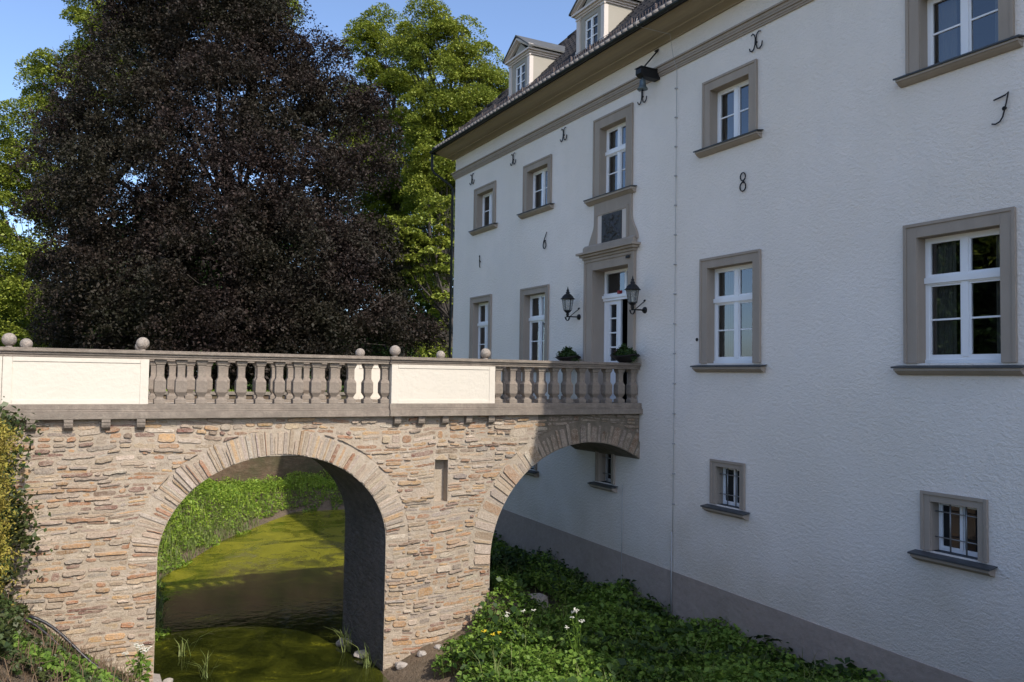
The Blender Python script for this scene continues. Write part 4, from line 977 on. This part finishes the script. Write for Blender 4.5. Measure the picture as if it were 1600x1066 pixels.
o = leaves('broad_leaf_cover', rng, scatter(22000, 4.6, 11, 5.5, 25, kp2, lambda x, y: hf(x, y) + .12), .13, M['dark_leaf'], aspect=.7, up=.7, droop=.2); tag(o, 'darker broad leaved weeds mixed into the ground cover below the house', 'weeds', kind='stuff')
x = rng.uniform(4.8, 10.9, 9000); y = rng.uniform(6, 22, 9000); k = kp(x, y) & (bumps(x, y, 2.9, 8) > .6)
o = blades('tall_grass', np.stack([x, y, height(x, y)], 1)[k], .62, .014, M['grass_blade'], .5, 9); tag(o, 'thin grass stalks standing among the weeds below the house', 'grass', kind='stuff')
# far bank seen through the arch
kp = lambda x, y: (bank_d(x, y) > .16 + .14 * np.sin(x * 2.1 + y * 1.7) + .2 * np.sin(x * 6 - y * 5)) & (y < 35.95) & (bank_d(x, y) < 6.5) & (y > 18)
hf = lambda x, y: np.clip(.06 + .75 * bumps(x, y, 1.3, 2) ** 1.6 * np.clip(bank_d(x, y) - .3, 0, 1) + .16 * bumps(x, y, 4.5, 1), .05, 1.2)
P = scatter(230000, -4, 15, 18, 36, kp, hf)
o = leaves('bank_vegetation', rng, P, .08, M['bank_leaf'], aspect=.55, up=.55, droop=.1, jit=.5); tag(o, 'bright green weeds and nettles on the far bank seen through the arch', 'weeds', kind='stuff')
x = rng.uniform(-1, 6, 26000); y = rng.uniform(18, 33, 26000); d = bank_d(x, y); k = (d > .05) & (d < 1.9) & (rng.random(26000) < .3 + .7 * bumps(x, y, 2.5, 5)); P = np.stack([x, y, height(x, y) - .02], 1)[k]
x = rng.uniform(-3, 14, 16000); y = rng.uniform(18.5, 35.9, 16000); d = bank_d(x, y); k = (d > .5) & (d < 6) & (bumps(x, y, 1.3, 3) > .38); Q = np.stack([x, y, height(x, y)], 1)[k]
o = blades('nettles', Q[::2], .55, .028, M['bank_leaf'], .3, 31); tag(o, 'tall upright green stalks on the far bank below the brown wall', 'tall weeds', kind='stuff')
o = blades('grass', P, .38, .022, M['grass_blade'], .5); tag(o, 'pale long grass along the water edge', 'grass', kind='stuff')
# lawn tufts behind the bridge
x = rng.uniform(-12, 11, 20000); y = rng.uniform(36.6, 48, 20000); o = blades('lawn_grass', np.stack([x, y, np.full(20000, -.92)], 1), .16, .05, M['bank_leaf'], .4, 3); tag(o, 'green lawn grass beyond the moat', 'grass', kind='stuff')

def bush(name, label, cat, x, y, z, lobes, m, seed, dens, per, sig, leaf, group=None, up=.4, aspect=.6, stems=8, shell=(.4, 1.05)):
    r = np.random.default_rng(seed); rnd = random.Random(seed); t = empty(name, (x, y, z), label, cat, group)
    sm = MB()
    for k in range(stems):
        l = lobes[k % len(lobes)]; e = Vector(l[:3]) + Vector((rnd.uniform(-.6, .6) * l[3], rnd.uniform(-.6, .6) * l[4], rnd.uniform(-.2, .7) * l[5]))
        sm.tube([(rnd.uniform(-.05, .05), rnd.uniform(-.05, .05), -.1), (e.x * .5, e.y * .5, e.z * .55), e], [.014, .009, .004], 5)
    sm.build('stems', M['bark'], t)
    leaves('foliage', r, clumps(r, lobes, dens, per, sig, shell), leaf, m, t, up=up, aspect=aspect); return t
# plants beyond the parapet, on the lawn
SHL = ['leftmost green shrub seen through the balusters, next to the left white panel', 'second green shrub from the left seen through the balusters', 'small green shrub, third from the left behind the balusters', 'low shrub behind the middle of the balustrade', 'green shrub hidden mostly behind the left white panel', 'fifth shrub from the left behind the balusters', 'small shrub just left of the far white panel']
for i, (px, py, rr_, d) in enumerate(((265, 612, 22, 41), (338, 610, 17, 40), (372, 609, 15, 41), (412, 612, 14, 40), (120, 600, 20, 42), (455, 613, 13, 41), (545, 613, 12, 40))):
    c = at(px, py, d); r_ = rr_ / FPX * d
    bush('garden_shrub', SHL[i], 'shrub', c.x, c.y, -.9, [(0, 0, c.z + .9, r_, r_, r_)], M['bank_leaf'], 40 + i, 22, 40, .15, .10, group='shrubs seen through the balustrade')
# left edge: juniper, ivy, ground plants, hoses
jy = hz(-1.1, 12.2)
bush('juniper', 'yellow green juniper bush at the left edge of the picture', 'shrub', -1.15, 12.3, jy, [(0, 0, h_, .42, .45, .34) for h_ in (.3, .65, 1.0, 1.35, 1.7, 2.0)] + [(.16, .1, .8, .3, .3, .5), (.05, 0, 1.5, .3, .3, .4)], M['juniper_leaf'], 50, 150, 55, .09, .045, up=0, aspect=.35, stems=20)
iv = hz(-.8, 13.7)
bush('ivy_shrub', 'dark leafy creeper climbing the bridge wall beside the juniper', 'creeper', -.95, 13.9, iv, [(-.3, .1, 2.95, .5, .4, .28), (.0, .3, 2.75, .35, .3, .22), (-.1, .3, 2.3, .35, .3, .35), (-.05, .3, 1.8, .30, .3, .3), (.12, .3, 1.45, .30, .25, .32), (.1, .25, 1.0, .3, .3, .3), (0, .2, .6, .3, .3, .3), (-.3, 0, 2.0, .4, .4, .5), (-.4, 0, 1.2, .4, .4, .5), (.25, .4, 1.6, .16, .15, .12)], M['ivy_leaf'], 51, 75, 34, .13, .075, up=.1, aspect=.7, stems=26)
kp = lambda x, y: (x < .75 - .45 * (14.4 - y) * 0 + .25 * np.sin(y * 3)) & (y < 14.75)
hf = lambda x, y: (.07 + .30 * bumps(x, y, 3.1, 4) * np.clip(.9 - x, .15, 1.2)) * np.where((y > 13.3) | (x > -.45), .4, 1)
kp0 = kp; kp = lambda x, y: kp0(x, y) & (bumps(x, y, 4.3, 7) > np.where(x > -.5, .62, .42))
P = scatter(60000, -3.2, 1.2, 8, 14.75, kp, hf)
o = leaves('bank_ivy', rng, P, .06, M['ivy_leaf'], up=.4, aspect=.75); tag(o, 'ivy and low plants on the bank at the foot of the bridge', 'ivy', kind='stuff')
P = scatter(15000, -.8, 1.1, 9.0, 13.6, lambda x, y: (bumps(x, y, 2.6, 9) > .56) & (np.abs(y - 12.05) > .35), lambda x, y: .04 + .14 * bumps(x, y, 4, 2))
x = rng.uniform(-2.5, .9, 1500); y = rng.uniform(8.5, 14.4, 1500); o_ = blades('twigs', np.stack([x, y, height(x, y)], 1), .30, .010, M['twig'], .75, 15); tag(o_, 'dry brown twigs and stems on the near bank', 'twigs', kind='stuff')
o = leaves('bank_clover', rng, P, .045, M['weed_leaf'], up=.7, aspect=.85); tag(o, 'light green clover patches on the near bank', 'clover', kind='stuff')
for i, (dx, dz, r_, lab) in enumerate(((0, 0, .021, 'upper of two black hoses lying down the bank'), (-.06, -.13, .019, 'lower of two black hoses lying down the bank'))):
    pts = []
    for k in range(13):
        f = k / 12; x = -.42 + dx + 1.10 * f; y = 12.15 - .25 * f + .04 * math.sin(f * 6); pts.append((x, y, hz(x, y) + .20 + dz * .8 - .14 * f ** 2 + .04 * math.sin(f * 7 + i)))
    o = MB().tube(pts, r_, 8).build('hose', M['hose'], smooth=True); tag(o, lab, 'hose', 'hoses on the bank')
def flower_plant(x, y, h, seed, label, petal='petal', n=9, grp=None, cat='flowering plant'):
    r = random.Random(seed); rn = np.random.default_rng(seed); z = hz(x, y); t = empty('flowering_plant', (x, y, z), label, cat, grp)
    st = MB(); fl = MB(); pts = []
    for k in range(n):
        e = Vector((r.uniform(-.28, .28), r.uniform(-.28, .28), h * r.uniform(.75, 1.1))); st.tube([(0, 0, 0), (e.x * .4, e.y * .4, e.z * .6), e], [.008, .006, .003], 5)
        fl = MB(); fl.tube([e - Vector((0, 0, .02)), e], .006, 5)
        for q in range(7):
            dv = Vector((r.uniform(-.045, .045), r.uniform(-.045, .045), r.uniform(.0, .03))); p = e + dv; s_ = r.uniform(.011, .019)
            fl.tube([e, p], .003, 4).lathe([(s_ * .3, -.004), (s_, .002), (s_ * .7, .008)], p, 6)
        fl.build('flower_head', M[petal], t)
        for q in range(26): f = r.uniform(.15, .85); pts.append((e.x * f + r.uniform(-.09, .09), e.y * f + r.uniform(-.09, .09), e.z * f + r.uniform(-.05, .05)))
    st.build('stems', M['weed_leaf'], t); leaves('foliage', rn, np.array(pts), .07, M['weed_leaf'], t, up=.4)
flower_plant(7.6, 11.9, 1.15, 61, 'tall plant with white flower heads in the middle of the weeds', n=6)
flower_plant(6.35, 13.0, .65, 62, 'plant with small yellow flowers beside the pier', 'yellow_petal', 3)
flower_plant(7.35, 13.4, .75, 63, 'small white flowered weed near the pier corner', n=4)
flower_plant(.95, 12.9, .62, 64, 'white flowered herb at the foot of the left abutment', n=6)
# larger leaved plants against the plinth
for i, (x, y, h_, lab) in enumerate(((10.2, 14.6, .62, 'big leaved plant growing at the foot of the house wall below the arch end'), (10.3, 11.6, .5, 'bushy plant by the plinth right of the big leaved one'), (9.9, 18.6, .75, 'dark bushy plant seen under the second arch'), (9.6, 20.6, .8, 'farthest dark bush under the second arch beside the pier'), (10.2, 9.7, .5, 'low dark bush by the plinth near the picture bottom'))):
    bush('leafy_bush', lab, 'bush', x, y, hz(x, y), [(0, 0, h_ * .6, .4, .5, h_ * .5), (-.25, .3, h_ * .45, .3, .35, h_ * .4), (.1, -.4, h_ * .4, .3, .35, h_ * .35)], M['dark_leaf'] if i in (2, 3) else M['weed_leaf'], 70 + i, 60, 26, .1, .09, aspect=.8, stems=14)
def reed(x, y, n, h, seed, label):
    r = np.random.default_rng(seed); t = empty('reed_tuft', (x, y, max(hz(x, y), -5.52)), label, 'reeds', 'reed tufts in the water')
    P = r.normal(size=(n, 3)) * .06; P[:, 2] = 0; blades('leaf_blades', P, h, .022, M['grass_blade'], .6, seed, t)
reed(2.25, 15.9, 14, .5, 81, 'sparse reed tuft in the water beside the left abutment'); reed(2.05, 17.3, 12, .45, 82, 'small reed tuft farther back by the left side of the arch')
reed(4.95, 16.2, 22, .6, 83, 'tall reeds at the foot of the right pier in shade'); reed(5.05, 15.2, 16, .45, 84, 'short reeds at the front corner of the right pier')
# stones lying about
def stone(x, y, s, seed, label, m='rock', sink=.25):
    r = random.Random(seed); vs = []; fs = []; n, k_ = 6, 9
    for i in range(1, n):
        a = math.pi * i / n
        for k in range(k_):
            b = 2 * math.pi * k / k_; q = s * r.uniform(.8, 1.12); vs.append((q * math.sin(a) * math.cos(b) * 1.2, q * math.sin(a) * math.sin(b), q * .7 * math.cos(a)))
    for i in range(n - 2):
        for k in range(k_): k2 = (k + 1) % k_; fs.append((i*k_+k, (i+1)*k_+k, (i+1)*k_+k2, i*k_+k2))
    fs.append(tuple(range(k_))); fs.append(tuple((n-2)*k_ + k for k in range(k_))[::-1])
    o = MB().add(vs, fs).build('stone', M[m], bevel=.01); o.location = (x, y, max(hz(x, y), -5.5) + s * sink); o.rotation_euler = (0, 0, r.uniform(0, 6)); tag(o, label, 'stone', 'loose stones')
for i, (x, y, s, lab) in enumerate(((1.75, 15.3, .13, 'pale stone in the water at the foot of the left abutment'), (1.62, 15.9, .09, 'small stone behind the pale one at the left abutment'), (5.0, 16.6, .15, 'dark rock in the shade at the foot of the right pier'), (5.12, 15.8, .14, 'rock between the reeds and the right pier'), (5.45, 14.5, .11, 'rubble stone in front of the right pier corner'), (5.85, 14.5, .09, 'flat stone against the front of the right pier'), (6.2, 14.55, .08, 'pale block lying before the right pier'), (9.3, 16.3, .3, 'grey slab of stone lying in the shade below the second arch'))):
    stone(x, y, s, 90 + i, lab)
cl = MB().prism([(1.32, 14.2, -5.7), (1.50, 14.2, -5.7), (1.50, 14.2, -5.35), (1.32, 14.2, -5.30)], (0, 1.8, 0)).build('kerb_stone', M['rock'], bevel=.01); tag(cl, 'long pale kerb stone beside the left abutment at the water', 'kerb')
